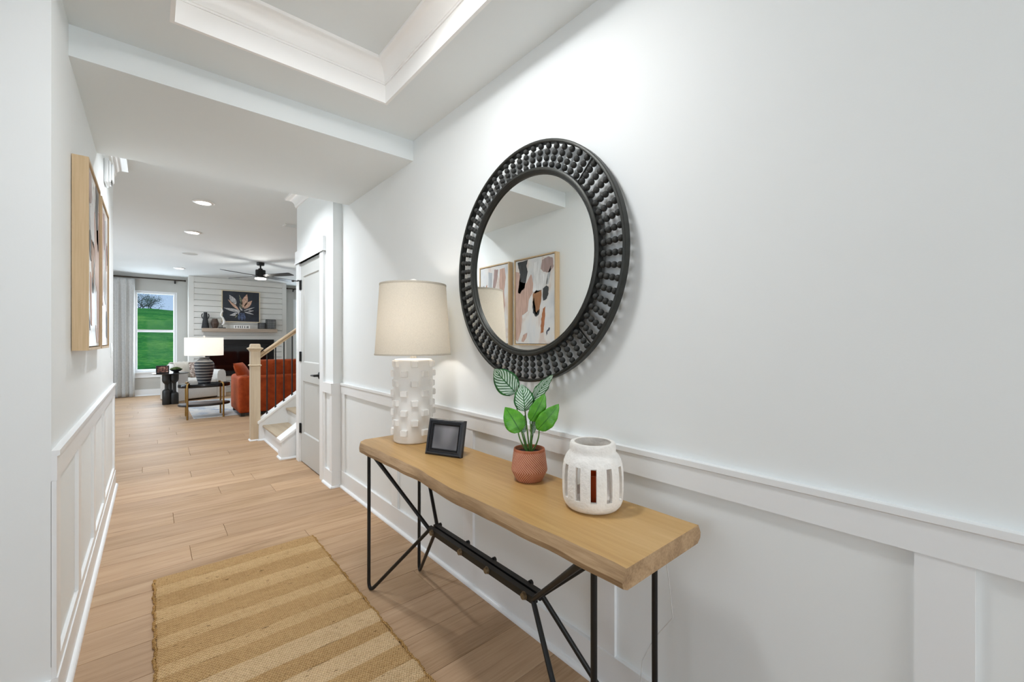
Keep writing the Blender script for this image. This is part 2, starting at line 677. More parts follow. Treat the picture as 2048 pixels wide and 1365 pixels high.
# closet wall: face towards the camera (y = 3.71) and the strip beside the door casing
mb = MB()
mb.extr([(1.153, 3.694), (1.2335, 3.694), (1.2335, 3.7095), (1.1745, 3.7095), (1.1745, 3.925), (1.153, 3.925)], 'z', .800, .888)
mb.build('chair_rail', 'trim', wc)
MB().extr([(1.161, 3.699), (1.2365, 3.699), (1.2365, 3.7095), (1.1745, 3.7095), (1.1745, 3.758), (1.161, 3.758)], 'z', .1355, .7995).build('corner_stile', 'trim', wc)
MB().box(1.160, 1.175, 3.890, 3.925, .135, .80).build('stile', 'trim', wc)
mb = MB().extr([(1.159, 3.694), (1.2335, 3.694), (1.2335, 3.7095), (1.1745, 3.7095), (1.1745, 3.925), (1.159, 3.925)], 'z', 0, .135)
bco = struct('baseboard_closet', mb, 'trim')
mb = MB()
mb.extr([(3.694 - e, z) for e, z in shoe_prof()], 'x', 1.150, XR - .03)
mb.extr([(1.159 - e, z) for e, z in shoe_prof()], 'y', 3.682, 3.925)
mb.build('shoe_moulding', 'trim', bco, smooth=True)
# left wall
mb = MB()
mb.extr([(XL, .788), (XL + .013, .788), (XL + .013, .868), (XL + .020, .872), (XL + .020, .888), (XL, .888)], 'y', 2.034, 4.97)
mb.build('chair_rail', 'trim', wl)
for a, b in ((2.034, 2.115), (2.59, 2.68), (3.23, 3.32), (3.88, 3.97), (4.88, 4.97)):
    MB().box(XL - .001, XL + .012, a, b, .1755, .7875).build('stile', 'trim', wl)
MB().box(XL - .001, XL + .012, 2.0345, 4.9695, .1355, .175).build('bottom_rail', 'trim', wl)
mb = MB().box(XL, XL + .016, 2.034, 4.985, 0, .135).box(-.40, XL + .0, 2.016, 2.034, 0, .135)
blo = struct('baseboard_left', mb, 'trim', 'white baseboard along the left hall wall')
mb = MB()
mb.extr([(XL + .016 + e, z) for e, z in shoe_prof()], 'y', 2.03, 4.995)
mb.build('shoe_moulding', 'trim', blo, smooth=True)
bwo = struct('baseboard_back', MB().box(-2.95, 0.66, YB - .016, YB, 0, .145).box(2.70, 4.49, YB - .016, YB, 0, .145), 'trim')
MB().extr([(YB - .016 - e, z) for e, z in shoe_prof()], 'x', -2.95, 0.655).build('shoe_moulding', 'trim', bwo)

# ---- closet door
dr = MB()
dy0, dy1, dx = 4.030, 4.727, 1.176
ST = .085   # stile width
xs = (dx, dx + .035)
dr.box(*xs, dy0, dy0 + ST, .012, 2.044).box(*xs, dy1 - ST, dy1, .012, 2.044)
for z0, z1 in ((.012, .312), (.843, 1.035), (1.910, 2.044)):
    dr.box(*xs, dy0 + ST, dy1 - ST, z0, z1)
door = struct('door_1', dr, 'doorgrey', 'grey two-panel closet door with black hardware')
for z0, z1 in ((.312, .843), (1.035, 1.910)):
    mb = MB().box(dx + .011, dx + .026, dy0 + ST, dy1 - ST, z0, z1)
    # sloped sticking round the panel
    e = .010
    a, b, c_, d_ = dy0 + ST, dy1 - ST, z0, z1
    o4 = [(dx + .001, a, c_), (dx + .001, b, c_), (dx + .001, b, d_), (dx + .001, a, d_)]
    i4 = [(dx + .011, a + e, c_ + e), (dx + .011, b - e, c_ + e), (dx + .011, b - e, d_ - e), (dx + .011, a + e, d_ - e)]
    mb.rings([o4, i4], cap0=False, cap1=False)
    mb.build('panel', 'doorgrey', door)
for z in (.349, 1.09, 1.83):
    h = MB().cyl((dx - .008, dy1 + .004, z - .05), (dx - .008, dy1 + .004, z + .05), .0075, seg=10).box(dx - .004, dx, dy1 - .03, dy1 + .004, z - .05, z + .05).box(dx - .006, dx - .002, dy1 + .004, dy1 + .03, z - .05, z + .05)
    h.build('hinge', 'black', door, smooth=True)
mb = MB().cyl((dx - .008, dy1 + .004, 1.87), (dx - .035, dy1 - .02, 1.875), .005, seg=8).cyl((dx - .008, dy1 + .004, 1.87), (dx - .055, dy1 + .06, 1.875), .005, seg=8).cyl((dx - .055, dy1 + .06, 1.875), (dx - .065, dy1 + .075, 1.875), .010, seg=8)
mb.build('hinge_pin_stop', 'black', door, smooth=True)
hd = MB().lathe([(.032, 0), (.032, .006), (.027, .010), (.012, .012), (.011, .045), (.013, .048)], 20)
hd.xf(Matrix.Translation((dx, dy0 + .06, .931)) @ Matrix.Rotation(R(-90), 4, 'Y'))
hdo = hd.build('door_handle', 'black', door, smooth=True)
MB().tube([(dx - .048, dy0 + .050, .931), (dx - .050, dy0 + .075, .932), (dx - .050, dy0 + .12, .930), (dx - .047, dy0 + .165, .927)], [.010, .010, .0085, .007], 10, flat=None).build('lever', 'black', hdo, smooth=True)
# casing
mb = MB()
mb.box(1.155, 1.175, 3.925, 4.022, 0, 2.052).box(1.155, 1.175, 4.735, 4.832, 0, 2.052)
mb.box(1.175, 1.28, 4.022, 4.028, 0, 2.052).box(1.175, 1.28, 4.729, 4.735, 0, 2.052).box(1.175, 1.28, 4.028, 4.729, 2.046, 2.052)
cas = struct('trim_3', mb, 'trim', 'white craftsman casing round the closet door')
MB().box(1.149, 1.175, 3.905, 4.852, 2.052, 2.185).build('head_board', 'trim', cas)
MB().box(1.143, 1.175, 3.898, 4.859, 2.052, 2.066).build('head_fillet', 'trim', cas)

# ---- windows in the far wall
def window(n, x0, x1, z0, z1):
    mb = MB()
    y0, y1 = YB - .012, YB + .13
    for a in ((x0 - .0, x0 + .045), (x1 - .045, x1 + .0)):
        mb.box(a[0], a[1], y0 + .03, y1, z0, z1)
    mb.box(x0 + .045, x1 - .045, y0 + .03, y1, z1 - .04, z1).box(x0 + .045, x1 - .045, y0 + .03, y1, z0, z0 + .05)
    w_ = struct('window_%d' % n, mb, 'trim', ['tall white sash window looking onto the green hill', 'white sash window right of the shiplap chimney breast'][n - 1])
    zm = (z0 + z1) / 2 + .02
    MB().box(x0 + .045, x1 - .045, y0 + .04, y0 + .09, zm - .028, zm + .028).build('meeting_rail', 'trim', w_)
    MB().box(x0 + .05, x1 - .05, y0 + .064, y0 + .068, zm + .028, z1 - .04).build('pane', 'glass', w_)
    MB().box(x0 + .05, x1 - .05, y0 + .064, y0 + .068, z0 + .05, zm - .028).build('pane', 'glass', w_)
    MB().box(x0 - .07, x1 + .07, YB - .055, YB + .02, z0 - .03, z0).build('window_sill', 'trim', w_)
    MB().box(x0 - .05, x1 + .05, YB - .018, YB, z0 - .135, z0 - .03).build('apron', 'trim', w_)
    mb = MB().box(x0 - .018, x0, YB - .008, YB + .03, z0, z1).box(x1, x1 + .018, YB - .008, YB + .03, z0, z1).box(x0 - .018, x1 + .018, YB - .008, YB + .03, z1, z1 + .018)
    mb.build('window_frame', 'trim', w_)
window(1, -0.29, 0.44, .55, 2.375)
window(2, 2.99, 3.72, .55, 2.375)

# ---- chimney breast with shiplap
BX0, BX1, BY = 0.655, 2.69, 12.30
br = struct('wall_fireplace', MB().box(BX0, BX1, BY, YB, 0, ZL), 'shiplap', 'grey shiplap chimney breast')
for a, b in ((BX0 - .004, BX0 + .095), (BX1 - .095, BX1 + .004)):
    MB().box(a, b, BY - .044, BY, 0, ZL).build('corner_board', 'shiplap', br)
FX0, FX1, FZ0, FZ1 = 0.93, 2.405, .40, 1.288
nb = 20
bh = ZL / nb
for i in range(nb):
    z0, z1 = i * bh + .0065, (i + 1) * bh - .0065
    segs = [(BX0 + .095, BX1 - .095)]
    if z1 > FZ0 and z0 < FZ1:
        if z0 < FZ0 - .03:
            pass
        elif z1 > FZ1 + .03:
            pass
        else:
            segs = [(BX0 + .095, FX0), (FX1, BX1 - .095)]
    for a, b in segs:
        MB().box(a, b, BY - .036, BY, z0, z1).build('shiplap_board', 'shiplap', br)


# ================================================================== THE HALL'S THINGS
# ---- console table
def slab_mat():
    k = NT('golden_tabletop_wood')
    a = k.noise(k.coord('Object', (7, 0.55, 7)), 1, 5, 0.55, 1.0)
    b = k.noise(k.coord('Object', (90, 4, 90)), 1, 3, 0.6)
    f = k.math('ADD', k.math('MULTIPLY', a, 0.7), k.math('MULTIPLY', b, 0.3))
    k.col(k.ramp(f, [(0.30, '#a9824d'), (0.5, '#c09a62'), (0.70, '#cfab76')]))
    k.set(0.36, 0, 0.4)
    k.bump(b, 0.04, 0.002)
    return k.m


def edge_mat():
    k = NT('live_edge_wood')
    a = k.noise(k.coord('Object', (14, 1.6, 14)), 1, 5, 0.6, 1.2)
    b = k.noise(k.coord('Object', (160, 9, 160)), 1, 3, 0.6)
    f = k.math('ADD', k.math('MULTIPLY', a, 0.6), k.math('MULTIPLY', b, 0.4))
    k.col(k.ramp(f, [(0.30, '#7f6448'), (0.5, '#a58765'), (0.70, '#bda07d')]))
    k.set(0.55, 0, 0.3)
    k.bump(f, 0.25, 0.004)
    return k.m


M['slab'] = slab_mat()
M['edge'] = edge_mat()
table = thing('console_table', 'live-edge wooden console table with bent black iron legs', 'table', (0.97, 1.345, 0))
rt = random.Random(11)
mb = MB()
rings = []
NY = 48
TY_0, TY_1 = -0.80, 0.80       # local y (world .545 .. 2.145)
TT, TB = .740, .690


def wob(t, ph):
    return .009 * math.sin(5.2 * t + ph) + .003 * math.sin(11 * t + 1.7 * ph) + .0015 * math.sin(27 * t + ph)


for i in range(NY + 1):
    t = i / NY
    y = TY_0 + t * (TY_1 - TY_0)
    fx = -.172 + wob(t * 2.0, .6)
    bx_ = .180 + wob(t * 2.0, 3.1) * .5
    if t > .955:                              # far end draws in to a rounded nose
        q = (t - .955) / .045
        fx += .055 * q * q
        bx_ -= .045 * q * q
    und = .012 + .006 * math.sin(9 * t + 1) + .003 * math.sin(31 * t)
    nose = .020 if t > .99 else 0
    rings.append([(fx, y, TT), (fx - und * .45, y, TT - .010), (fx - und, y, TT - .026), (fx - und * .75, y, TB + .008 + nose * .6), (fx + .004, y, TB + nose * .6),
                  (bx_ - .004, y, TB + nose * .6), (bx_ + und * .7, y, TB + .012), (bx_ + und * .8, y, TT - .024), (bx_, y, TT)])
vv = [[mb.bm.verts.new(p) for p in r_] for r_ in rings]
n_ = len(rings[0])
for a, b in zip(vv, vv[1:]):
    for i in range(n_):
        j = (i + 1) % n_
        mb.mi = 0 if i == n_ - 1 else 1
        mb._f([a[i], a[j], b[j], b[i]])
mb.mi = 1
mb._f(vv[0]); mb._f(vv[-1])
mb.build('tabletop', ['slab', 'edge'], table, smooth=True, ang=30)


def bend(p0, corner, p1, r=.022, n=6):
    """points that round a corner"""
    p0, c_, p1 = Vector(p0), Vector(corner), Vector(p1)
    d0, d1 = (p0 - c_).normalized(), (p1 - c_).normalized()
    a, b = c_ + d0 * r * 1.6, c_ + d1 * r * 1.6
    out = []
    for i in range(n + 1):
        t = i / n
        out.append((1 - t) ** 2 * a + 2 * t * (1 - t) * c_ + t * t * b)
    return out


LR = .0085
JZ = .40
for sy in (1, -1):                            # far end, near end
    yl = .725 * 1 if sy > 0 else -.690
    yj = .330 if sy > 0 else -.345
    for sx in (-1, 1):
        xl = -.140 if sx < 0 else .140
        top = (xl, yl, TB + .004)
        foot = (xl, yl, .0)
        jn = (sx * .020, yj, JZ)
        cz = 0.0
        for _ in range(4):
            bp_ = bend((xl, yl, .3), (xl, yl + .002 * sy, cz), jn, .040, 9)
            cz -= min(p.z for p in bp_) - LR
        pts = [top, (xl, yl, .35)] + bend((xl, yl, .3), (xl, yl + .002 * sy, cz), jn, .040, 9) + [jn]
        MB().tube(pts, LR, 10).build('leg', 'black', table, smooth=True)
        up = (xl, yl - .03 * sy, TB + .004)
        MB().tube([jn, (jn[0] + (up[0] - jn[0]) * .5, (jn[1] + up[1]) / 2, (jn[2] + up[2]) / 2), up], [LR, LR, LR * 1.25], 10).build('brace', 'black', table, smooth=True)
mb = MB()
mb.box(-.026, -.005, -.352, .340, JZ - .012, JZ + .012).box(.005, .026, -.352, .340, JZ - .012, JZ + .012).box(-.005, .005, -.345, .335, JZ - .010, JZ + .004)
mb.build('stretcher', 'black', table)
for yb in (-.31, -.105, .072, .295):
    mb = MB().cyl((-.036, yb, JZ), (-.028, yb, JZ), .0105, .0115, 14).cyl((-.028, yb, JZ), (-.025, yb, JZ), .0135, seg=14)
    mb.build('bolt', 'bolt', table, smooth=True)
    MB().cyl((.026, yb + .03, JZ + .008), (.036, yb + .03, JZ + .008), .0095, seg=12).build('bolt', 'black', table, smooth=True)

# ---- table lamp
lx, ly = 1.02, 1.965
lamp = thing('table_lamp', 'white ceramic lamp with raised square studs and linen shade on the console', 'lamp', (lx, ly, TT))
prof = [(.060, 0), (.092, .001), (.096, .004), (.098, .010), (.098, .405), (.0965, .413), (.090, .418), (.030, .420), (.010, .421)]
body = MB().lathe(prof, 48).build('lamp_body', 'ceramic', lamp, smooth=True, ang=50)
sm = MB().rbox(-.0175, .0175, -.008, .0095, -.0155, .0155, .0025, 2)
sm.rbox(-.0165, -.0125, -.004, .0122, -.013, .013, .0015, 1).rbox(.0125, .0165, -.004, .0122, -.013, .013, .0015, 1)
bmesh.ops.recalc_face_normals(sm.bm, faces=list(sm.bm.faces))
sme = bpy.data.meshes.new('stud')
sm.bm.to_mesh(sme)
sm.bm.free()
sme.materials.append(M['ceramic'])
view_a = math.atan2(-ly, -lx)
for rw in range(8):
    for q in range(6):
        a = view_a + R(4) + R(60) * q + (R(30) if rw % 2 else 0)
        o = place('stud', sme, body)
        o.location = (.100 * math.cos(a), .100 * math.sin(a), .395 - .0485 * rw)
        o.rotation_euler = (0, 0, a - PI / 2)
MB().cyl((0, 0, .42), (0, 0, .80), .005, seg=10).cyl((0, 0, .42), (0, 0, .452), .016, seg=16).build('stem', 'ceramic', lamp, smooth=True)
mb = MB()
Z0, Z1, R0, R1 = .440, .798, .190, .166
mb.rings([[(r_ * math.cos(2 * PI * i / 64), r_ * math.sin(2 * PI * i / 64), z) for i in range(64)] for r_, z in ((R0, Z0), ((R0 + R1) / 2, (Z0 + Z1) / 2), (R1, Z1))], cap0=False, cap1=False)
shade = mb.build('lamp_shade', 'linen', lamp, smooth=True)
for rr_, z in ((R0, Z0 + .003), (R1, Z1 - .003)):
    mb = MB()
    pr = [(rr_ - .0015, z - .004), (rr_ + .0018, z - .004), (rr_ + .0018, z + .004), (rr_ - .0015, z + .004)]
    vv = [[mb.bm.verts.new((p[0] * math.cos(2 * PI * i / 64), p[0] * math.sin(2 * PI * i / 64), p[1])) for p in pr] for i in range(64)]
    for i in range(64):
        for q in range(4):
            mb._f([vv[i][q], vv[i][(q + 1) % 4], vv[(i + 1) % 64][(q + 1) % 4], vv[(i + 1) % 64][q]])
    mb.build('shade_hem', 'linen', shade, smooth=True)
mb = MB()
for q in range(3):
    a = q * 2 * PI / 3
    mb.cyl((0, 0, .792), (R1 * math.cos(a), R1 * math.sin(a), .792), .0018, seg=6)
mb.build('shade_spider', 'brass', lamp)
MB().lathe([(.006, .795), (.010, .800), (.020, .806), (.0215, .814), (.018, .823), (.008, .828), (.001, .829)], 20).build('finial', 'ceramic', lamp, smooth=True)
MB().sphere((0, 0, .60), .028, 14, 10).build('bulb', emissive('warm_bulb', '#ffe9c8', 6.0), lamp, smooth=True)
light('table_lamp_light', 'POINT', (lx, ly, TT + .60), 14.0, (1, 0.95, 0.90), radius=.03)

# ---- small photo frame
fr = thing('photo_frame', 'small black photo frame standing beside the studded lamp', 'photo frame', (0.981, 1.611, TT), math.atan2(1.524 - 1.698, 1.02 - .942))
# local: x along the width, -y faces the camera; leaning back
FW, FH = .190, .160
tilt = Matrix.Rotation(R(-13), 4, 'X')
def frame_ring(mb, w_, h_, prof):
    """prof: (inset, depth towards the viewer)"""
    rr = []
    for e, d in prof:
        rr.append([(-w_ / 2 + e, -d, e), (w_ / 2 - e, -d, e), (w_ / 2 - e, -d, h_ - e), (-w_ / 2 + e, -d, h_ - e)])
    mb.rings(rr, cap0=False, cap1=False)
    return mb
mb = frame_ring(MB(), FW, FH, [(.0, -.012), (0, .004), (.006, .010), (.013, .010), (.015, .005), (.020, .006), (.028, .002), (.030, -.003)])
mb.xf(tilt)
fo = mb.build('frame', plain('black_painted_wood', '#23252a', 0.4, var=0.15, vscale=60), fr)
mb = MB()
for i in range(27):
    x = -FW / 2 + .026 + i * (FW - .052) / 26
    for z in (.0245, FH - .0245):
        mb.sphere((x, -.0055, z), .0026, 6, 4)
for i in range(1, 22):
    z = .0245 + i * (FH - .049) / 22
    for x in (-FW / 2 + .0245, FW / 2 - .0245):
        mb.sphere((x, -.0055, z), .0026, 6, 4)
mb.xf(tilt)
b1 = mb.build('beaded_moulding', 'black', fo, smooth=True)
b1['kind'] = 'stuff'
def photo_mat():
    k = NT('grey_photo_print')
    f = k.noise(k.coord('Object', (11, 11, 5)), 1, 1, 0.4)
    k.col(k.ramp(f, [(0.30, '#5b5c60'), (0.5, '#8a8a8f'), (0.68, '#b4b4ba')]))
    k.set(0.12, 0, 0.5)
    return k.m
MB().box(-FW / 2 + .028, FW / 2 - .028, .001, .004, .028, FH - .028).xf(tilt).build('photo', photo_mat(), fr)
MB().box(-FW / 2 + .004, FW / 2 - .004, .004, .012, .004, FH - .004).xf(tilt).build('backing_board', 'black', fr)
mb = MB()
mb.extr([(.032, .09), (.036, .092), (.090, .002), (.084, 0)], 'x', .012, .052)
mb.build('easel_back', plain('brown_fibreboard', '#6b4a33', 0.8), fr)

# ---- potted plant
px_, py_ = 1.055, 1.130
plant = thing('potted_plant', 'small leafy plant in a grooved terracotta pot on the console', 'plant', (px_, py_, TT))
def pot_mat():
    k = NT('grooved_terracotta')
    tcn = k.n('TexCoord')
    s3 = k.n('SeparateXYZ')
    k.l(tcn.outputs['Object'], s3.inputs[0])
    th = k.math('ARCTAN2', s3.outputs[1], s3.outputs[0])
    zz = k.math('ABSOLUTE', k.math('SUBTRACT', s3.outputs[2], 0.040))
    ph = k.math('ADD', k.math('MULTIPLY', th, 46.0 / (2 * PI)), k.math('MULTIPLY', zz, 105.0))
    fr_ = k.math('FRACT', ph)
    ln = k.math('LESS_THAN', k.math('ABSOLUTE', k.math('SUBTRACT', fr_, 0.5)), 0.18)
    zr = k.math('LESS_THAN', s3.outputs[2], 0.108)
    m_ = k.math('MULTIPLY', ln, zr)
    nz = k.noise(k.coord('Object'), 60, 3)
    base = k.ramp(nz, [(0.3, '#a85f42'), (0.7, '#bb7556')])
    k.col(k.mix(m_, base, '#dcb09a'))
    k.set(0.75, 0, 0.3)
    k.bump(k.math('MULTIPLY', m_, -1), 0.5, 0.002)
    return k.m
prof = [(.030, 0), (.046, 0), (.049, .003), (.0655, .036), (.0665, .040), (.066, .045), (.0575, .112), (.0565, .116), (.0535, .117), (.0515, .114), (.052, .100)]
pot = MB().lathe(prof, 48, cap1=False).build('pot', pot_mat(), plant, smooth=True, ang=50)
MB().lathe([(.002, .098), (.0535, .098)], 32, cap0=False, cap1=False).lathe([(.001, .104), (.03, .102), (.0535, .0985)], 32, cap0=False, cap1=False).build('soil', plain('dark_soil', '#2f241c', 0.95, var=0.4, vscale=90, bump=0.8, bscale=120), plant)


def leaf_mat(kind):
    k = NT('leaf_' + kind)
    tcn = k.n('TexCoord')
    s3 = k.n('SeparateXYZ')
    k.l(tcn.outputs['UV'], s3.inputs[0])
    u, v = s3.outputs[0], s3.outputs[1]            # u along, v across 0..1
    av = k.math('MULTIPLY', k.math('ABSOLUTE', k.math('SUBTRACT', v, 0.5)), 2.0)
    nz = k.noise(k.coord('Object'), 40, 3)
    if kind == 'striped':
        ph = k.math('SUBTRACT', k.math('MULTIPLY', u, 9.0), k.math('MULTIPLY', av, 3.2))
        ph = k.math('ADD', ph, k.math('MULTIPLY', nz, 0.25))
        fr_ = k.math('ABSOLUTE', k.math('SUBTRACT', k.math('FRACT', ph), 0.5))
        wide = k.math('GREATER_THAN', fr_, 0.21)
        margin = k.math('LESS_THAN', av, 0.84)
        mid = k.math('GREATER_THAN', av, 0.055)
        fac = k.math('MULTIPLY', k.math('MULTIPLY', wide, margin), mid)
        green = k.ramp(nz, [(0.3, '#174a22'), (0.7, '#2f7434')])
        pale = k.ramp(nz, [(0.3, '#b5d0bb'), (0.7, '#e0ece2')])
        k.col(k.mix(k.math('MULTIPLY', fac, 0.92), green, pale))
    else:
        ph = k.math('SUBTRACT', k.math('MULTIPLY', u, 12.0), k.math('MULTIPLY', av, 4.0))
        fr_ = k.math('ABSOLUTE', k.math('SUBTRACT', k.math('FRACT', ph), 0.5))
        vein = k.math('LESS_THAN', fr_, 0.06)
        base = k.ramp(nz, [(0.3, '#3f8a1c'), (0.7, '#5faa2c')])
        c_ = k.mix(k.math('MULTIPLY', vein, 0.35), base, '#7fc04a')
        k.col(k.mix(k.math('LESS_THAN', av, 0.05), c_, '#2e6e18'))
    k.set(0.42, 0, 0.4)
    return k.m


M['leaf_striped'] = leaf_mat('striped')
M['leaf_green'] = leaf_mat('green')
M['stem'] = plain('green_stem', '#4f7a34', 0.6, var=0.2, vscale=30)
_cy, _sy = math.cos(R(40.674)), math.sin(R(40.674))
CR, CF = Vector((_cy, -_sy, 0)), Vector((_sy, _cy, 0))      # sideways and away, in plan


def leaf(base, tip, side, width, mat, droop=.012, cup=.10, name='leaf'):
    """a leaf from base to tip; side = which way its width runs"""
    base, tip, side = Vector(base), Vector(tip), Vector(side).normalized()
    ax = tip - base
    nrm = ax.cross(side).normalized()
    side = nrm.cross(ax).normalized()
    me = bpy.data.meshes.new(name)
    NU, NV = 14, 8
    vs_, fs, uv = [], [], []
    for i in range(NU + 1):
        u = i / NU
        hw = width / 2 * (math.sin(PI * min(1, u ** 0.72)) ** 0.75 if 0 < u < 1 else 0.0)
        if u > .8:
            hw *= 1 - .25 * (u - .8) / .2
        ctr = base + ax * u + nrm * (droop * 4 * u * (1 - u))
        for j in range(NV + 1):
            v = j / NV * 2 - 1
            wv = .0025 * math.sin(u * 24 + v * 2) * abs(v)
            vs_.append(ctr + side * (hw * v) - nrm * (cup * hw * (v * v) - wv))
            uv.append((u, j / NV))
    for i in range(NU):
        for j in range(NV):
            a = i * (NV + 1) + j
            fs.append((a, a + 1, a + NV + 2, a + NV + 1))
    me.from_pydata(vs_, [], fs)
    ul = me.uv_layers.new(name='UVMap')
    for lp in me.loops:
        ul.data[lp.index].uv = uv[lp.vertex_index]
    me.materials.append(M[mat])
    me.polygons.foreach_set('use_smooth', [True] * len(me.polygons))
    o = place(name, me, plant)
    md = o.modifiers.new('thickness', 'SOLIDIFY')
    md.thickness = .0012
    return o


def PP(pxl, pyl, away=0.0):
    """local point of the plant: photo-measured offsets (in the plane through the plant, plus away)"""
    d = px_ * _sy + py_ * _cy
    x0 = px_ * _cy - py_ * _sy
    sx = (pxl - 1024) / FPX * (d + away) - x0
    z = 1.25 - (pyl - 682) / FPX * (d + away) - TT
    return CR * sx + CF * away + Vector((0, 0, z))


def stem(p0, p1, bow=(0, 0, 0), r0=.0030, r1=.0022):
    p0, p1 = Vector(p0), Vector(p1)
    mid = (p0 + p1) / 2 + Vector(bow)
    pts = [(1 - t) ** 2 * p0 + 2 * t * (1 - t) * mid + t * t * p1 for t in [i / 8 for i in range(9)]]
    MB().tube(pts, [r0 + (r1 - r0) * i / 8 for i in range(9)], 8).build('leaf_stem', 'stem', plant, smooth=True)


ground = lambda a, b: Vector((a, b, .100))
# (leaf base px), (tip px), width, depth offsets, material, side dir
stem(ground(-.006, .004), PP(1030, 786, .02), CR * -.012)
leaf(PP(1032, 786, .02), PP(988, 738, -.015), CR * .70 + Vector((0, 0, .68)) + CF * .15, .090, 'leaf_striped', droop=.010)
stem(ground(.002, .0), PP(1050, 822, 0))
leaf(PP(1050, 823, -.005), PP(1043, 768, .010), CR + CF * .2, .078, 'leaf_striped', droop=-.006)
stem(ground(.008, .008), PP(1066, 806, .045), CR * .004)
leaf(PP(1064, 808, .04), PP(1106, 750, .06), CR * .55 + CF * .65 + Vector((0, 0, -.38)), .072, 'leaf_striped', droop=.008)
stem(ground(.008, -.004), PP(1060, 842, -.02), CR * .004)
leaf(PP(1061, 843, -.02), PP(1090, 787, -.005), CR * .88 + Vector((0, 0, -.42)) + CF * .35, .062, 'leaf_green', droop=-.006)
stem(ground(.014, .0), PP(1078, 858, -.015), CR * .016)
leaf(PP(1074, 860, -.02), PP(1118, 808, .0), CR * .75 + Vector((0, 0, -.62)) + CF * .2, .068, 'leaf_green', droop=-.008)
stem(ground(-.010, -.006), PP(1036, 862, -.02), CR * -.014)
leaf(PP(1041, 864, -.02), PP(1010, 814, -.012), CR * .85 + Vector((0, 0, .50)) + CF * .25, .078, 'leaf_green', droop=-.008)
leaf(PP(1046, 866, .03), PP(1050, 830, .05), CR + CF * .5, .030, 'leaf_striped', droop=.004)
leaf(PP(1064, 868, .03), PP(1072, 836, .05), CR + CF * .5, .026, 'leaf_striped', droop=.004)
stem(ground(.004, .012), PP(1047, 866, .03))
stem(ground(.014, .012), PP(1066, 868, .03))

# ---- white slotted lantern with an amber glass inside
gx, gy = 1.035, 0.822
lant = thing('lantern', 'rough white pottery lantern with tall slots near the table end', 'lantern', (gx, gy, TT))
op = [(0.066, 0.000), (0.078, 0.004), (0.086, 0.014), (0.0905, 0.026), (0.092, 0.040), (0.093, 0.060), (0.0932, 0.080), (0.093, 0.100), (0.092, 0.120), (0.089, 0.138), (0.085, 0.150), (0.079, 0.161), (0.073, 0.168), (0.0700, 0.173), (0.0705, 0.182), (0.0695, 0.194), (0.067, 0.199)]
def inner(r, i):
    return (r - .0125 if i < 13 else r - .0115)
SEG = 96
j0, j1 = 4, 9            # slot rows between these profile indices
mb = MB()
a_off = view_a2 = math.atan2(-gy, -gx)
po = [[mb.bm.verts.new((r_ * math.cos(a_off + 2 * PI * i / SEG), r_ * math.sin(a_off + 2 * PI * i / SEG), z)) for i in range(SEG)] for r_, z in op]
pi_ = [[mb.bm.verts.new((inner(r_, k_) * math.cos(a_off + 2 * PI * i / SEG), inner(r_, k_) * math.sin(a_off + 2 * PI * i / SEG), max(z, .010) if k_ < len(op) - 1 else z)) for i in range(SEG)] for k_, (r_, z) in enumerate(op)]
def solid(i, j):
    return not (j0 <= j < j1 and (i % 8) in (7, 0, 1))
NJ = len(op) - 1
for j in range(NJ):
    for i in range(SEG):
        if not solid(i, j):
            continue
        i2 = (i + 1) % SEG
        mb._f([po[j][i], po[j][i2], po[j + 1][i2], po[j + 1][i]])
        mb._f([pi_[j][i], pi_[j + 1][i], pi_[j + 1][i2], pi_[j][i2]])
        if not solid((i - 1) % SEG, j):
            mb._f([po[j][i], po[j + 1][i], pi_[j + 1][i], pi_[j][i]])
        if not solid(i2, j):
            mb._f([po[j][i2], pi_[j][i2], pi_[j + 1][i2], po[j + 1][i2]])
        if j > 0 and not solid(i, j - 1):
            mb._f([po[j][i], pi_[j][i], pi_[j][i2], po[j][i2]])
        if j < NJ - 1 and not solid(i, j + 1):
            mb._f([po[j + 1][i], po[j + 1][i2], pi_[j + 1][i2], pi_[j + 1][i]])
for i in range(SEG):
    i2 = (i + 1) % SEG
    mb._f([po[NJ][i], po[NJ][i2], pi_[NJ][i2], pi_[NJ][i]])
mb._f(po[0]); mb._f(pi_[0])
mb.build('lantern_body', 'plaster', lant, smooth=True, ang=35)
def amber():
    k = NT('amber_red_glass')
    k.col('#a63a10')
    k.set(0.08, 0, 0.6)
    k.b.inputs['Transmission Weight'].default_value = 0.35
    return k.m
cup = MB().lathe([(.020, 0), (.029, .001), (.030, .006), (.030, .092), (.0275, .092), (.0275, .008), (.002, .007)], 28)
cup.build('votive_glass', amber(), None, smooth=True, loc=(gx - .006, gy - .004, TT + .0105))
tag(bpy.data.objects['votive_glass'], 'amber red glass candle cup inside the white lantern', 'candle holder')

# ---- thin cord hanging behind the table's near end
tag(MB().tube([(1.205, .69, .700), (1.212, .685, .62), (1.216, .668, .50), (1.213, .655, .40), (1.214, .72, .30), (1.220, .765, .20), (1.218, .775, .08), (1.214, .770, .004)], .0013, 6).build('lamp_cord', plain('clear_cord', '#c9c9c6', 0.4), smooth=True),
    'thin pale lamp cord hanging down the wall behind the console', 'cord')

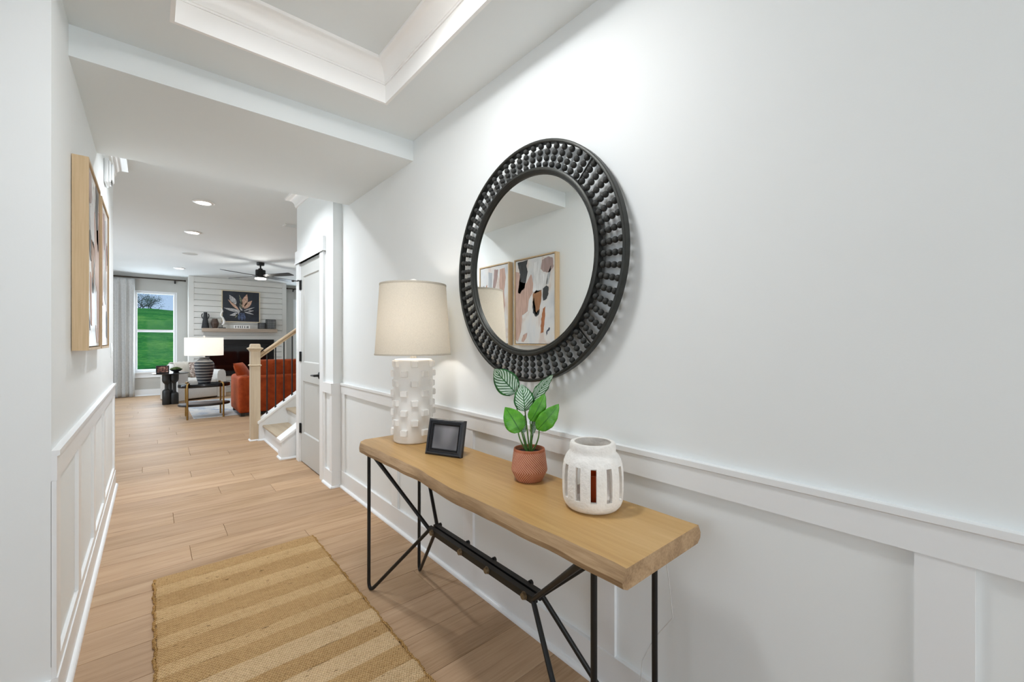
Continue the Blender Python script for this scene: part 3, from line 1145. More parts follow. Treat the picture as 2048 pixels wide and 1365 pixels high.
# ---- round beaded mirror
my, mz, mo = 1.315, 1.578, .500
mir = thing('wall_mirror', 'round wall mirror framed by rings of matte black beads', 'mirror', (XR, my, mz - mo))
zc = mo
def ring_y(mb, prof, seg=96):
    """turn a profile [(radius, out from the wall)] about the mirror's axis"""
    vv = [[mb.bm.verts.new((-d, r_ * math.cos(2 * PI * i / seg), zc + r_ * math.sin(2 * PI * i / seg))) for r_, d in prof] for i in range(seg)]
    n = len(prof)
    for i in range(seg):
        for q in range(n):
            mb._f([vv[i][q], vv[i][(q + 1) % n], vv[(i + 1) % seg][(q + 1) % n], vv[(i + 1) % seg][q]])
    return mb
ring_y(MB(), [(.488, .022), (.500, .022), (.501, .050), (.497, .053), (.491, .053), (.488, .050)]).build('outer_rim', 'rim', mir, smooth=True)
inr = ring_y(MB(), [(.374, .026), (.392, .026), (.392, .054), (.388, .057), (.380, .057), (.378, .054), (.374, .052)]).build('inner_rim', 'rim', mir, smooth=True)
ring_y(MB(), [(.366, .036), (.376, .036), (.376, .048), (.372, .052), (.366, .046)]).build('inner_bead', 'rim', inr, smooth=True)
mb = MB()
mb.rings([[(-d, .372 * math.cos(2 * PI * i / 96), zc + .372 * math.sin(2 * PI * i / 96)) for i in range(96)] for d in (.034, .040)])
mb.build('mirror_glass', 'mirror', mir)
MB().rings([[(-d, .382 * math.cos(2 * PI * i / 64), zc + .382 * math.sin(2 * PI * i / 64)) for i in range(64)] for d in (.020, .033)]).build('backing', 'black', mir)
bd = MB().sphere((0, 0, 0), .0119, 12, 8)
bmesh.ops.recalc_face_normals(bd.bm, faces=list(bd.bm.faces))
bdm = bpy.data.meshes.new('bead')
bd.bm.to_mesh(bdm)
bd.bm.free()
bdm.materials.append(M['blackmatte'])
bdm.polygons.foreach_set('use_smooth', [True] * len(bdm.polygons))
NB = 66
for i in range(NB):
    a = 2 * PI * (i + .5) / NB
    ca, sa = math.cos(a), math.sin(a)
    for q in range(4):
        r_ = .4045 + .0240 * q
        o = place('bead', bdm, mir, (-.040, r_ * ca, zc + r_ * sa))
    MB().cyl((-.040, .385 * ca, zc + .385 * sa), (-.040, .494 * ca, zc + .494 * sa), .0022, seg=6).build('rod', 'rim', mir)
for i in range(4):
    a = 2 * PI * (i * NB / 4 + .02) / NB + R(45)
    ca, sa = math.cos(a), math.sin(a)
    MB().tube([(-.026, .38 * ca, zc + .38 * sa), (-.026, .495 * ca, zc + .495 * sa)], .006, 4, flat=.002).build('strap', 'rim', mir)
for ya in (-.16, .16):
    MB().box(-.022, 0, ya - .02, ya + .02, zc + .30, zc + .33).build('wall_hanger', 'black', mir)

# ---- jute runner rug
rug = thing('jute_rug', 'striped tan braided jute runner on the hall floor', 'rug', (0.395, 1.7, 0))
def jute(name, dk, lt):
    k = NT(name)
    tcn = k.n('TexCoord')
    s3 = k.n('SeparateXYZ')
    k.l(tcn.outputs['Object'], s3.inputs[0])
    nz = k.noise(k.coord('Object', (60, 160, 60)), 1, 3, 0.6)
    big = k.noise(k.coord('Object', (1.2, 6, 1)), 1, 3, 0.6)
    tri = k.math('PINGPONG', s3.outputs[1], 0.0085)
    ph = k.math('ADD', k.math('MULTIPLY', s3.outputs[0], 1.0), k.math('MULTIPLY', tri, 1.1))
    ph = k.math('ADD', ph, k.math('MULTIPLY', nz, 0.004))
    wv = k.math('SINE', k.math('MULTIPLY', ph, 2 * PI / 0.0105))
    row = k.math('PINGPONG', s3.outputs[1], 0.0085)
    rowh = k.math('MULTIPLY', k.math('SINE', k.math('MULTIPLY', row, PI / 0.0085)), 0.7)
    h = k.math('ADD', k.math('MULTIPLY', wv, 0.5), rowh)
    f = k.math('ADD', k.math('MULTIPLY', wv, 0.17), k.math('ADD', k.math('MULTIPLY', nz, 0.60), k.math('MULTIPLY', big, 0.35)))
    fleck = k.math('GREATER_THAN', k.noise(k.coord('Object', (26, 85, 26)), 1, 3, 0.5), 0.70)
    c_ = k.ramp(f, [(0.22, dk), (0.66, lt)])
    k.col(k.mix(k.math('MULTIPLY', fleck, 0.75), c_, '#5d4222'))
    k.set(0.92, 0, 0.1)
    k.bump(h, 0.6, 0.004)
    return k.m
M['jute_d'] = jute('dark_jute', '#967349', '#caa878')
M['jute_l'] = jute('light_jute', '#a88659', '#d9b98c')
M['jute_p'] = jute('pale_jute', '#ae9068', '#dfc29a')
M['jute_e'] = jute('jute_edging', '#8a683c', '#c9a26a')
edges = [2.867, 2.763, 2.659, 2.529, 2.411, 2.287, 2.206, 2.083, 2.009, 1.907, 1.793, 1.704, 1.60, 1.496, 1.39, 1.29, 1.19, 1.08, .98, .88, .77, .67, .56]
rj = random.Random(5)
for bi, (ya, yb) in enumerate(zip(edges, edges[1:])):
    NX, NYb = 70, 12
    ya, yb = ya - 1.7, yb - 1.7
    xl_ = -.382 + rj.uniform(-.004, .004)
    xr_ = .382 + rj.uniform(-.004, .008)
    top = []
    for j in range(NYb + 1):
        t = j / NYb
        y = ya + (yb - ya) * t
        rowp = []
        for i in range(NX + 1):
            s_ = i / NX
            x = xl_ + (xr_ - xl_) * s_
            z = .0085 + .0022 * math.sqrt(max(0, math.sin(PI * t))) + .0009 * math.sin(i * 1.9 + j * 2.3) * (1 if 0 < t < 1 else .3)
            yy = y + (.0020 * math.sin(s_ * 9 + bi) + .0012 * math.sin(s_ * 31 + 2 * bi))
            ed = .002 * math.sin(j * 2.4 + bi) if i in (0, NX) else 0
            rowp.append((x + ed, yy, z if 0 < i < NX else z - .004))
        top.append(rowp)
    mb = MB()
    vt = [[mb.bm.verts.new(p) for p in r_] for r_ in top]
    for a, b in zip(vt, vt[1:]):
        for i in range(NX):
            mb._f([a[i], a[i + 1], b[i + 1], b[i]])
    for a, b in ((0, 0), (NYb, 0)):
        low = [mb.bm.verts.new((p.co.x, p.co.y, .0008)) for p in vt[a]]
        for i in range(NX):
            mb._f([vt[a][i], vt[a][i + 1], low[i + 1], low[i]])
    for i in (0, NX):
        low = [mb.bm.verts.new((r_[i].co.x, r_[i].co.y, .0008)) for r_ in vt]
        for q in range(NYb):
            mb._f([vt[q][i], vt[q + 1][i], low[q + 1], low[q]])
    mm = 'jute_d' if bi % 2 == 0 else ('jute_l' if bi < 9 else 'jute_p')
    mb.build('woven_band', mm, rug, smooth=True, ang=60)
mb = MB()
for sx in (-1, 1):
    y = -1.13
    while y < 1.165:
        x = sx * (.3845 + .003 * math.sin(y * 47) + .002 * math.sin(y * 131))
        mb.sphere((x, y, .0065), .0062, 6, 4, sx=1.05, sy=.75, sz=.9)
        y += .0088
e_ = mb.build('whipped_edge', 'jute_e', rug, smooth=True)
e_['kind'] = 'stuff'

# ---- two abstract paintings on the left wall
M['oakframe'] = wood('pale_oak_frame', '#b79c76', '#cfb693', axis=2, fine=220, rough=0.5)
def canvas_mat(name, seed):
    k = NT(name)
    mpn = k.coord('Object', (1, 3.2, 2.2))
    ad = k.n('VectorMath', operation='ADD')
    ad.inputs[1].default_value = (seed, seed * 2.3, seed * .7)
    k.l(mpn, ad.inputs[0])
    f = k.noise(ad.outputs[0], 1.3, 3, 0.5, 0.4)
    st = k.noise(k.coord('Object', (1, 60, 9)), 1, 2)
    f2 = k.math('ADD', f, k.math('MULTIPLY', k.math('SUBTRACT', st, 0.5), 0.10))
    k.col(k.ramp(f2, [(0.30, '#c4c7cc'), (0.45, '#d6d7d9'), (0.55, '#dcd9d6'), (0.62, '#d2c3bb'), (0.68, '#dcdad8'), (0.85, '#c9ccd1')]))
    k.set(0.22, 0, 0.5)
    k.bump(st, 0.35, 0.003)
    return k.m
def paint(name, c, rough=0.35):
    k = NT(name)
    st = k.noise(k.coord('Object', (1, 55, 7)), 1, 3)
    b = srgb(c)
    k.col(k.ramp(st, [(0.3, tuple(x * .8 for x in b[:3]) + (1,)), (0.7, tuple(min(1, x * 1.15) for x in b[:3]) + (1,))]))
    k.set(rough, 0, 0.4)
    k.bump(st, 0.3, 0.002)
    return k.m
P_ = {n: paint('paint_' + n, c) for n, c in dict(black='#2c2d2e', ochre='#9a6a42', rust='#a9683c', pink='#c0a092', mauve='#a48d89', white='#dfdfe0', navy='#3a3f55', grey='#aeb2b6').items()}
def painting(name, label, y0, y1, strokes, seed):
    z0, z1, dep = 1.21, 2.018, .052
    t = thing(name, label, 'painting', (XL, (y0 + y1) / 2, z0), 0, None)
    hw, hh = (y1 - y0) / 2, z1 - z0
    fw_ = .012
    fo = MB()
    fo.box(.002, dep, -hw, -hw + fw_, 0, hh).box(.002, dep, hw - fw_, hw, 0, hh).box(.002, dep, -hw + fw_, hw - fw_, 0, fw_).box(.002, dep, -hw + fw_, hw - fw_, hh - fw_, hh)
    fo.build('frame', 'oakframe', t)
    g = fw_ + .005
    MB().box(.004, .010, -hw + fw_, hw - fw_, fw_, hh - fw_).build('shadow_gap', 'black', t)
    MB().box(.010, dep - .006, -hw + g, hw - g, g, hh - g).build('canvas', canvas_mat(name + '_canvas_%d' % seed, seed), t)
    iw, ih = (hw - g) * 2, hh - 2 * g
    # in the strokes, u runs 0..1 from the far edge (left seen from the hall) towards the camera... v upwards
    for nm, pts in strokes:
        mb = MB()
        # densify the outline with a bristly wobble
        rr_ = random.Random(len(pts) + seed)
        out = []
        for (u0, v0), (u1, v1) in zip(pts, pts[1:] + pts[:1]):
            for s_ in range(4):
                q = s_ / 4
                out.append((u0 + (u1 - u0) * q + rr_.uniform(-.006, .006), v0 + (v1 - v0) * q + rr_.uniform(-.004, .004)))
        f3 = [(dep - .006, hw - g - u * iw, g + v * ih) for u, v in out]
        b3 = [(dep - .0048 + .0001 * (seed % 3), p[1], p[2]) for p in f3]
        mb.rings([f3, b3], cap0=False)
        mb.build('brush_stroke', P_[nm], t)
    return t
# u=0 at the far edge; the mirror shows the picture flipped, so the stroke list is read from there
painting('abstract_painting', 'framed abstract painting nearer the camera with black, blush and ochre strokes', 2.475, 3.015, [
    ('pink', [(0.0, .88), (.10, .86), (.14, .74), (.30, .72), (.42, .82), (.48, .70), (.45, .60), (.36, .52), (.32, .38), (.18, .34), (.14, .14), (.06, .02), (0, .05)]),
    ('black', [(.05, .99), (.33, .99), (.29, .92), (.33, .86), (.28, .74), (.25, .66), (.17, .64), (.12, .60), (.06, .62), (.09, .72), (.12, .84), (.09, .90)]),
    ('mauve', [(.70, .96), (.84, .985), (.96, .96), (.97, .86), (.88, .80), (.74, .82), (.66, .86)]),
    ('white', [(.46, .94), (.62, .96), (.66, .82), (.84, .78), (.82, .68), (.70, .62), (.52, .58), (.46, .62), (.50, .78)]),
    ('black', [(.455, .49), (.50, .54), (.53, .42), (.55, .36), (.64, .40), (.62, .34), (.54, .31), (.47, .36)]),
    ('ochre', [(.47, .58), (.55, .625), (.60, .61), (.68, .615), (.69, .56), (.66, .46), (.62, .38), (.55, .33), (.50, .38), (.465, .48)]),
    ('black', [(.72, .63), (.80, .66), (.86, .64), (.85, .56), (.80, .50), (.73, .49), (.71, .54)]),
    ('grey', [(.80, .66), (.83, .78), (.92, .88), (.90, .78), (.85, .68)]),
    ('rust', [(.72, .40), (.78, .42), (.77, .32), (.75, .20), (.73, .13), (.67, .12), (.665, .18), (.68, .28)]),
    ('navy', [(.80, .13), (.86, .18), (.89, .185), (.885, .155), (.84, .14), (.805, .09)]),
    ('pink', [(.16, .02), (.20, .10), (.32, .13), (.30, .07), (.22, .02)]),
], 3)
painting('abstract_painting', 'framed abstract painting farther down the hall with pale grey and blush strokes', 3.095, 3.575, [
    ('pink', [(.72, .95), (.88, .96), (.92, .82), (.86, .66), (.90, .48), (.84, .30), (.70, .28), (.74, .50), (.70, .74)]),
    ('mauve', [(.52, .96), (.66, .95), (.62, .84), (.54, .70), (.46, .72), (.50, .86)]),
    ('navy', [(.07, .68), (.11, .76), (.14, .77), (.12, .70), (.08, .62)]),
    ('rust', [(.20, .74), (.24, .78), (.245, .66), (.22, .56), (.19, .62)]),
    ('grey', [(.30, .94), (.44, .92), (.42, .60), (.48, .34), (.34, .30), (.30, .62)]),
    ('black', [(.10, .20), (.22, .26), (.26, .18), (.20, .06), (.12, .05)]),
], 8)

# ---- white alarm siren and switch plate on the left wall
sir = thing('wall_siren', 'white plastic alarm sounder high on the left wall', 'alarm', (XL, 4.09, 2.345))
MB().rbox(0, .022, -.075, .075, 0, .17, .010, 3).build('back_plate', 'trim', sir, smooth=True)
MB().rbox(.018, .036, -.066, .066, .010, .16, .012, 3).build('housing', 'trim', sir, smooth=True)
MB().rbox(.034, .048, -.052, .052, .028, .142, .012, 3).build('cover', 'trim', sir, smooth=True)
for i in range(3):
    MB().box(.0355, .0375, -.050, .050, .014 + i * .006, .0165 + i * .006).build('slot', plain('slot_shadow_%d' % i, '#3b3b3b', 0.8), sir)
swp = thing('switch_plate', 'white light switch plate at the end of the left wall', 'switch', (XL, 4.70, 1.115))
MB().rbox(0, .006, -.037, .037, 0, .118, .003, 2).build('plate', 'trim', swp, smooth=True)
MB().rbox(.004, .012, -.012, .012, .03, .088, .003, 2).build('rocker', 'trim', swp, smooth=True)

# ---- foyer ceiling lamp (in the tray, above and behind the camera)
fl_ = thing('flush_ceiling_lamp', 'round flush ceiling lamp in the middle of the foyer tray', 'ceiling lamp', (0.50, 1.25, 2.70))
MB().lathe([(.001, 0), (.17, 0), (.17, -.03), (.16, -.034)], 32, cap1=False).build('pan', 'brass', fl_, smooth=True)
MB().lathe([(.158, -.032), (.150, -.055), (.11, -.078), (.05, -.088), (.001, -.09)], 32, cap0=False).build('diffuser', emissive('foyer_lamp_diffuser', '#fff9f2', 11.0), fl_, smooth=True)
light('flush_ceiling_lamp_light', 'AREA', (0.50, 1.25, 2.60), 9.0, (0.95, 0.985, 1.02), (0, 0, 0), 0.28, shape='DISK')

# ================================================================== STAIRS
M['oak_tread'] = wood('pale_oak_tread', '#a5937a', '#c3b298', axis=1, fine=160, rough=0.45)
M['oak_newel'] = wood('pale_oak_post', '#b9a58a', '#d3c2a8', axis=2, fine=190, rough=0.5, coarse=14)
M['oak_rail'] = wood('pale_oak_handrail', '#ae9373', '#cdb594', axis=0, fine=190, rough=0.45)
st = thing('staircase', 'white staircase with pale oak newel, handrail and thin black balusters', 'staircase', (1.085, 5.6, 0))
SX = lambda x: x - 1.085
SY = lambda y: y - 5.6
RISE, RUN = .192, .262
for i in range(8):
    x0 = 1.085 + RUN * i
    z0 = RISE * i
    MB().box(SX(x0), SX(x0 + .018), SY(5.09), SY(6.045), z0, z0 + RISE - .027).build('riser', 'trim', st)
    MB().rbox(SX(x0 - .026), SX(x0 + RUN + .01), SY(5.09), SY(6.045), z0 + RISE - .027, z0 + RISE, .009, 2).build('tread', 'oak_tread', st)
SL = RISE / RUN
def slant(x0, z0, x1, dz0, dz1):
    """closed x-z polygon of a band that follows the flight"""
    return [(SX(x0), z0 + dz0), (SX(x1), z0 + (x1 - x0) * SL + dz0), (SX(x1), z0 + (x1 - x0) * SL + dz1), (SX(x0), z0 + dz1)]
def kneewall(name, x0, zt, y0, y1, x1):
    mb = MB()
    mb.extr([(SX(x0), 0), (SX(x1), 0), (SX(x1), zt + (x1 - x0) * SL), (SX(x0), zt)], 'y', SY(y0), SY(y1))
    k_ = mb.build(name, 'trim', st)
    c_ = MB()
    c_.extr(slant(x0 - .012, zt - .009, x1, -.004, .022), 'y', SY(y0 - .012), SY(y1 + .012))
    c_.build('cap', 'crown', k_)
    return k_
kneewall('near_knee_wall', 1.036, .192, 4.925, 5.085, 3.3)
kneewall('far_knee_wall', 1.020, .222, 6.045, 6.185, 3.3)
mb = MB()
mb.extr([(SY(4.925) - e, z) for e, z in shoe_prof()], 'x', SX(1.036) - .016, SX(1.18))
mb.extr([(SX(1.036) - e, z) for e, z in shoe_prof()], 'y', SY(4.925) - .016, SY(5.085))
mb.extr([(SX(1.085) - e, z) for e, z in shoe_prof()], 'y', SY(5.09), SY(6.045))
mb.extr([(SY(6.045) - e, z) for e, z in shoe_prof()], 'x', SX(1.020) - .016, SX(1.085))
mb.extr([(SX(1.020) - e, z) for e, z in shoe_prof()], 'y', SY(6.045) - .016, SY(6.08))
mb.build('shoe_moulding', 'trim', st, smooth=True)
# newel
nx0, nx1, ny0, ny1 = .938, 1.043, 6.080, 6.185
ncx, ncy = (nx0 + nx1) / 2, (ny0 + ny1) / 2
def sq(h, z):
    return [(SX(ncx - h), SY(ncy - h), z), (SX(ncx + h), SY(ncy - h), z), (SX(ncx + h), SY(ncy + h), z), (SX(ncx - h), SY(ncy + h), z)]
h = .0525
nw = MB().rings([sq(h, 0), sq(h, 1.13)]).build('newel_post', 'oak_newel', st)
MB().rings([sq(h, .930), sq(h + .012, .940), sq(h + .012, .948), sq(h, .956)]).build('newel_band', 'oak_newel', nw)
MB().rings([sq(h - .002, 1.11), sq(h + .010, 1.135), sq(h + .026, 1.150), sq(h + .027, 1.162), sq(h + .004, 1.170), sq(h - .002, 1.205), sq(h - .012, 1.214)]).build('newel_cap', 'oak_newel', nw)
MB().rings([sq(h + .012, 0), sq(h + .012, .008), sq(h + .002, .018)]).build('newel_shoe', 'trim', nw)
# handrail
hp = [(-.030, 0), (.030, 0), (.030, .016), (.022, .026), (.033, .036), (.033, .052), (.022, .066), (0, .070), (-.022, .066), (-.033, .052), (-.033, .036), (-.022, .026), (-.030, .016)]
mb = MB()
hy = 6.13
rr = []
for x in (1.043, 3.2):
    z = 1.030 + (x - 1.043) * .775
    rr.append([(SX(x), SY(hy + a), z + b) for a, b in hp])
mb.rings(rr)
mb.build('handrail', 'oak_rail', st, smooth=True, ang=30)
for i in range(14):
    x = 1.124 + .0975 * i
    zb = .320 + (x - 1.124) * .757
    zt = 1.030 + (x - 1.043) * .775 + .004
    MB().box(SX(x - .0065), SX(x + .0065), SY(hy - .0065), SY(hy + .0065), zb - .06, zt).box(SX(x - .0105), SX(x + .0105), SY(hy - .0105), SY(hy + .0105), zb - .045, zb + .008).build('baluster', 'black', st)

# ================================================================== LIVING ROOM
# ---- recessed lights, ceiling speaker, vent
M['canlens'] = emissive('downlight_lens', '#fffaf2', 9.0)
dl = [((.431, 5.678), 'nearest the hall soffit, biggest of the three recessed ceiling lights'), ((.430, 4.02), 'added recessed light, unseen behind the soffit, brightening the hall by the closet door'), ((.439, 7.336), 'middle one of the three recessed ceiling lights'), ((.442, 11.137), 'farthest of the three recessed ceiling lights, close to the window wall')]  # the one behind the soffit is added, out of view, to fill the hall
for (x, y), lb in dl:
    t = thing('recessed_light', lb, 'ceiling light', (x, y, ZL), 0, 'recessed ceiling lights')
    MB().lathe([(.068, -.002), (.098, -.001), (.100, -.006), (.092, -.010), (.072, -.014), (.068, -.010)], 36, cap0=False, cap1=False).build('trim_ring', 'crown', t, smooth=True)
    MB().lathe([(.001, -.013), (.070, -.012)], 36, cap0=False, cap1=False).build('lens', 'canlens', t)
    light('recessed_light_beam', 'AREA', (x, y, ZL - .03), 15 if y < 5 else 8.5, (0.94, 0.98, 1.03), (0, 0, 0), 0.13, shape='DISK', spread=R(138))
t = thing('ceiling_speaker', 'round white flush speaker grille in the living room ceiling', 'speaker', (.507, 9.173, ZL))
MB().lathe([(.001, -.004), (.10, -.004), (.115, -.003), (.118, 0)], 36, cap0=False, cap1=False).build('grille', plain('speaker_grille', '#b9bab6', 0.7), t)
MB().lathe([(.112, -.005), (.120, -.005), (.122, 0), (.112, 0)], 36, cap0=False, cap1=False).build('ring', 'ceiling', t)
t = thing('air_vent', 'flat white air vent in the ceiling by the stairs', 'vent', (1.46, 6.09, ZL))
MB().box(-.15, .15, -.075, .075, -.006, 0).build('frame', 'ceiling', t)
for i in range(7):
    MB().box(-.13, .13, -.058 + i * .0175, -.050 + i * .0175, -.010, -.006).build('slat', 'ceiling', t)

# ---- ceiling fan
fan = thing('ceiling_fan', 'black four-blade ceiling fan with a round light', 'ceiling fan', (1.601, 9.334, ZL))
MB().lathe([(.001, 0), (.066, 0), (.066, -.050), (.060, -.058), (.001, -.058)], 28).build('canopy', 'black', fan, smooth=True)
MB().cyl((0, 0, -.05), (0, 0, -.13), .014, seg=14).build('downrod', 'black', fan, smooth=True)
MB().lathe([(.001, -.118), (.036, -.118), (.038, -.140), (.082, -.146), (.086, -.155), (.086, -.285), (.082, -.300), (.001, -.300)], 32).build('motor_housing', 'black', fan, smooth=True)
MB().lathe([(.082, -.300), (.092, -.303), (.094, -.322), (.001, -.335)], 32, cap0=False).build('light_lens', emissive('fan_light_lens', '#fffaf0', 7.0), fan, smooth=True)
for q in range(4):
    a = R(31 + 90 * q)
    mb = MB()
    out = [(.10, -.040), (.20, -.062), (.74, -.070), (.765, -.058), (.765, .058), (.74, .070), (.20, .062), (.10, .040)]
    mb.extr(out, 'z', -.004, .004)
    mb.xf(Matrix.Translation((0, 0, -.262)) @ Matrix.Rotation(a, 4, 'Z') @ Matrix.Rotation(R(-12), 4, 'X'))
    bl = mb.build('blade', plain('dark_blade_%d' % q, '#222322', 0.4, var=.1), fan)
    mb = MB().box(.06, .16, -.022, .022, -.010, -.004)
    mb.xf(Matrix.Translation((0, 0, -.262)) @ Matrix.Rotation(a, 4, 'Z') @ Matrix.Rotation(R(-12), 4, 'X'))
    mb.build('blade_arm', 'black', bl)
light('ceiling_fan_light', 'POINT', (1.601, 9.334, ZL - .40), 14, (1, 0.965, 0.91), radius=.08)

# ---- curtains and rods
def curtain_mat():
    k = NT('pale_grey_linen_curtain')
    f = k.noise(k.coord('Object', (200, 200, 30)), 1, 3)
    k.col(k.ramp(f, [(0.3, '#b9b9b7'), (0.7, '#d2d2d0')]))
    k.set(0.85, 0, 0.1)
    return k.m
M['curtain'] = curtain_mat()
M['rodbrown'] = plain('dark_bronze_rod', '#3b332b', 0.45, 0.5, var=.1)
def curtain(label, x0, x1, grp=None):
    t = thing('curtain', label, 'curtain', ((x0 + x1) / 2, 12.60, .012))
    mb = MB()
    NXc, NZ = 120, 26
    hw = (x1 - x0) / 2
    Hc = 2.628
    npl = max(3, round((x1 - x0) / .118))
    grid = []
    for j in range(NZ + 1):
        tz = j / NZ
        row = []
        for i in range(NXc + 1):
            s_ = i / NXc
            amp = .040 * (0.55 + .45 * (1 - tz))
            if tz > .93:
                amp *= 1 - .75 * (tz - .93) / .07
            ph = s_ * npl * 2 * PI
            y = amp * (math.sin(ph) + .30 * math.sin(2 * ph + .7)) + .008 * math.sin(s_ * 17 + tz * 5)
            x = -hw + 2 * hw * s_ + .010 * math.sin(2 * ph) * (1 - tz)
            row.append((x, y, Hc * tz))
        grid.append(row)
    vv = [[mb.bm.verts.new(p) for p in r_] for r_ in grid]
    for a, b in zip(vv, vv[1:]):
        for i in range(NXc):
            mb._f([a[i], a[i + 1], b[i + 1], b[i]])
    o = mb.build('curtain_panel', 'curtain', t, smooth=True, ang=80)
    md = o.modifiers.new('thickness', 'SOLIDIFY')
    md.thickness = .004
    for i in range(npl):
        x = -hw + 2 * hw * (i + .75) / npl
        MB().sphere((x, -.022, Hc - .10), .012, 8, 6, sx=.8, sz=2.2).build('pinch_pleat', 'curtain', t, smooth=True)
    return t
curtain('pale grey pleated curtain left of the tall window', -1.02, -.285)
curtain('pale grey pleated curtain right of the second window', 3.72, 4.40)
def rod(label, x0, x1, brs):
    t = thing('curtain_rod', label, 'curtain rod', ((x0 + x1) / 2, 12.60, 2.675))
    h_ = (x1 - x0) / 2
    MB().cyl((-h_, 0, 0), (h_, 0, 0), .0155, seg=12).build('rod', 'rodbrown', t, smooth=True)
    for s_ in (-1, 1):
        MB().cyl((s_ * h_, 0, 0), (s_ * (h_ + .035), 0, 0), .021, seg=12).build('finial', 'rodbrown', t, smooth=True)
    for bx in brs:
        q = bx - (x0 + x1) / 2
        MB().cyl((q, 0, -.03), (q, YB - 12.60, -.03), .008, seg=8).cyl((q, .085, -.075), (q, .085, .02), .014, seg=10).cyl((q, 0, -.035), (q, 0, -.010), .010, seg=8).build('bracket', 'black', t, smooth=True)
rod('dark bronze curtain rod over the tall window', -1.10, .585, (-.95, .420))
rod('dark bronze curtain rod right of the chimney breast', 2.80, 4.43, (2.955, 4.36))

# ---- fireplace and mantel
M['fireblack'] = plain('black_fireplace_steel', '#121315', 0.35, 0.2, var=.1)
M['fireglass'] = plain('black_fire_glass', '#07080a', 0.06, 0, var=.05, spec=0.6)
fp = thing('fireplace', 'wide black electric fireplace set in the shiplap wall', 'fireplace', ((FX0 + FX1) / 2, BY - .037, FZ0))
hw = (FX1 - FX0) / 2
hh = FZ1 - FZ0
mb = MB()
mb.box(-hw, hw, -.012, .0, hh - .13, hh).box(-hw, hw, -.012, 0, 0, .10).box(-hw, -hw + .12, -.012, 0, .10, hh - .13).box(hw - .12, hw, -.012, 0, .10, hh - .13)
mb.build('surround', 'fireblack', fp)
MB().box(-hw + .12, hw - .12, -.004, 0, .10, hh - .13).build('glass_front', 'fireglass', fp)
MB().box(-hw + .14, hw - .14, -.016, -.010, hh - .165, hh - .135).build('vent_louvre', 'fireblack', fp)
MB().box(-hw + .14, hw - .14, -.010, -.004, .105, .125).build('lower_trim', 'fireblack', fp)
M['mantelwood'] = wood('whitewashed_mantel_wood', '#9d8c7c', '#bcae9d', axis=0, fine=150, rough=0.55)
MZ = 1.553
man = MB().rbox(-.775, .775, -.20, 0, -.085, 0, .004, 1)
mant = man.build('mantel_shelf', 'mantelwood', loc=(1.672, BY - .037, MZ))
tag(mant, 'pale wood mantel shelf above the black fireplace', 'shelf')

# ---- painting over the mantel
ptx = thing('botanical_painting', 'dark framed painting of pale leaves in a glass jar above the mantel', 'painting', (1.683, BY - .037, 1.715))
pw, ph_ = .400, .770
mb = MB()
for a in ((-pw, -pw + .016, 0, ph_), (pw - .016, pw, 0, ph_), (-pw + .016, pw - .016, 0, .016), (-pw + .016, pw - .016, ph_ - .016, ph_)):
    mb.box(a[0], a[1], -.042, -.002, a[2], a[3])
mb.build('frame', wood('light_maple_frame', '#dacaa8', '#ebdcc0', axis=0, fine=120), ptx)
k = NT('night_blue_canvas')
f_ = k.noise(k.coord('Object', (6, 6, 6)), 1, 4)
k.col(k.ramp(f_, [(0.3, '#0e131a'), (0.7, '#202a38')]))
k.set(0.5)
MB().box(-pw + .016, pw - .016, -.034, -.006, .016, ph_ - .016).build('canvas', k.m, ptx)
def petal(u0, v0, u1, v1, wd, c, bend_=0.0):
    """a painted leaf from (u0,v0) to (u1,v1) in fractions of the canvas"""
    W_, H_ = 2 * pw - .032, ph_ - .032
    a = Vector((-pw + .016 + u0 * W_, .016 + v0 * H_))
    b = Vector((-pw + .016 + u1 * W_, .016 + v1 * H_))
    d = b - a
    nrm = Vector((-d.y, d.x)).normalized()
    L, Rr = [], []
    for i in range(11):
        t = i / 10
        hwid = wd * .5 * math.sin(PI * t ** .85) * (1.0 if t < .97 else .3)
        c0 = a + d * t + nrm * (bend_ * 4 * t * (1 - t))
        L.append(c0 + nrm * hwid)
        Rr.append(c0 - nrm * hwid)
    pts = L + Rr[::-1]
    mb = MB()
    mb.rings([[(p.x, -.034, p.y) for p in pts], [(p.x, -.0352, p.y) for p in pts]], cap0=False)
    mb.build('painted_leaf', c, ptx)
def leafpaint(n, a, b):
    k = NT(n)
    f = k.noise(k.coord('Object', (30, 30, 30)), 1, 3)
    k.col(k.ramp(f, [(0.35, a), (0.65, b)]))
    k.set(0.5)
    return k.m
lp1 = leafpaint('leaf_paint_blush', '#a98672', '#e0b9a0')
lp2 = leafpaint('leaf_paint_silver', '#8f8f92', '#d2cfcc')
lp3 = leafpaint('leaf_paint_olive', '#4c5040', '#8a8a72')
lp4 = leafpaint('jar_paint_blue', '#1c2740', '#5a6a8c')
cx_, cy_ = .52, .36
for a in ((.54, .46, .66, .93, .125, lp1), (.57, .43, .80, .72, .105, lp1), (.36, .56, .18, .87, .115, lp2), (.44, .38, .14, .72, .060, lp1), (.48, .36, .03, .44, .070, lp2, .015), (.47, .36, .18, .20, .080, lp2, .03),
          (.53, .56, .44, .90, .045, lp3), (.52, .42, .46, .62, .055, lp3), (.53, .36, .45, .50, .040, lp2), (.56, .36, .88, .50, .030, lp2), (.68, .35, .85, .38, .035, lp2), (.58, .33, .85, .25, .035, lp2), (.41, .28, .33, .11, .035, lp3), (.44, .30, .30, .27, .012, lp2)):
    petal(*a)
for u0, v0, u1, v1, wd in ((.44, .04, .45, .30, .05), (.52, .03, .52, .29, .06), (.60, .04, .57, .30, .05), (.43, .27, .60, .27, .03)):
    petal(u0, v0, u1, v1, wd, lp4)

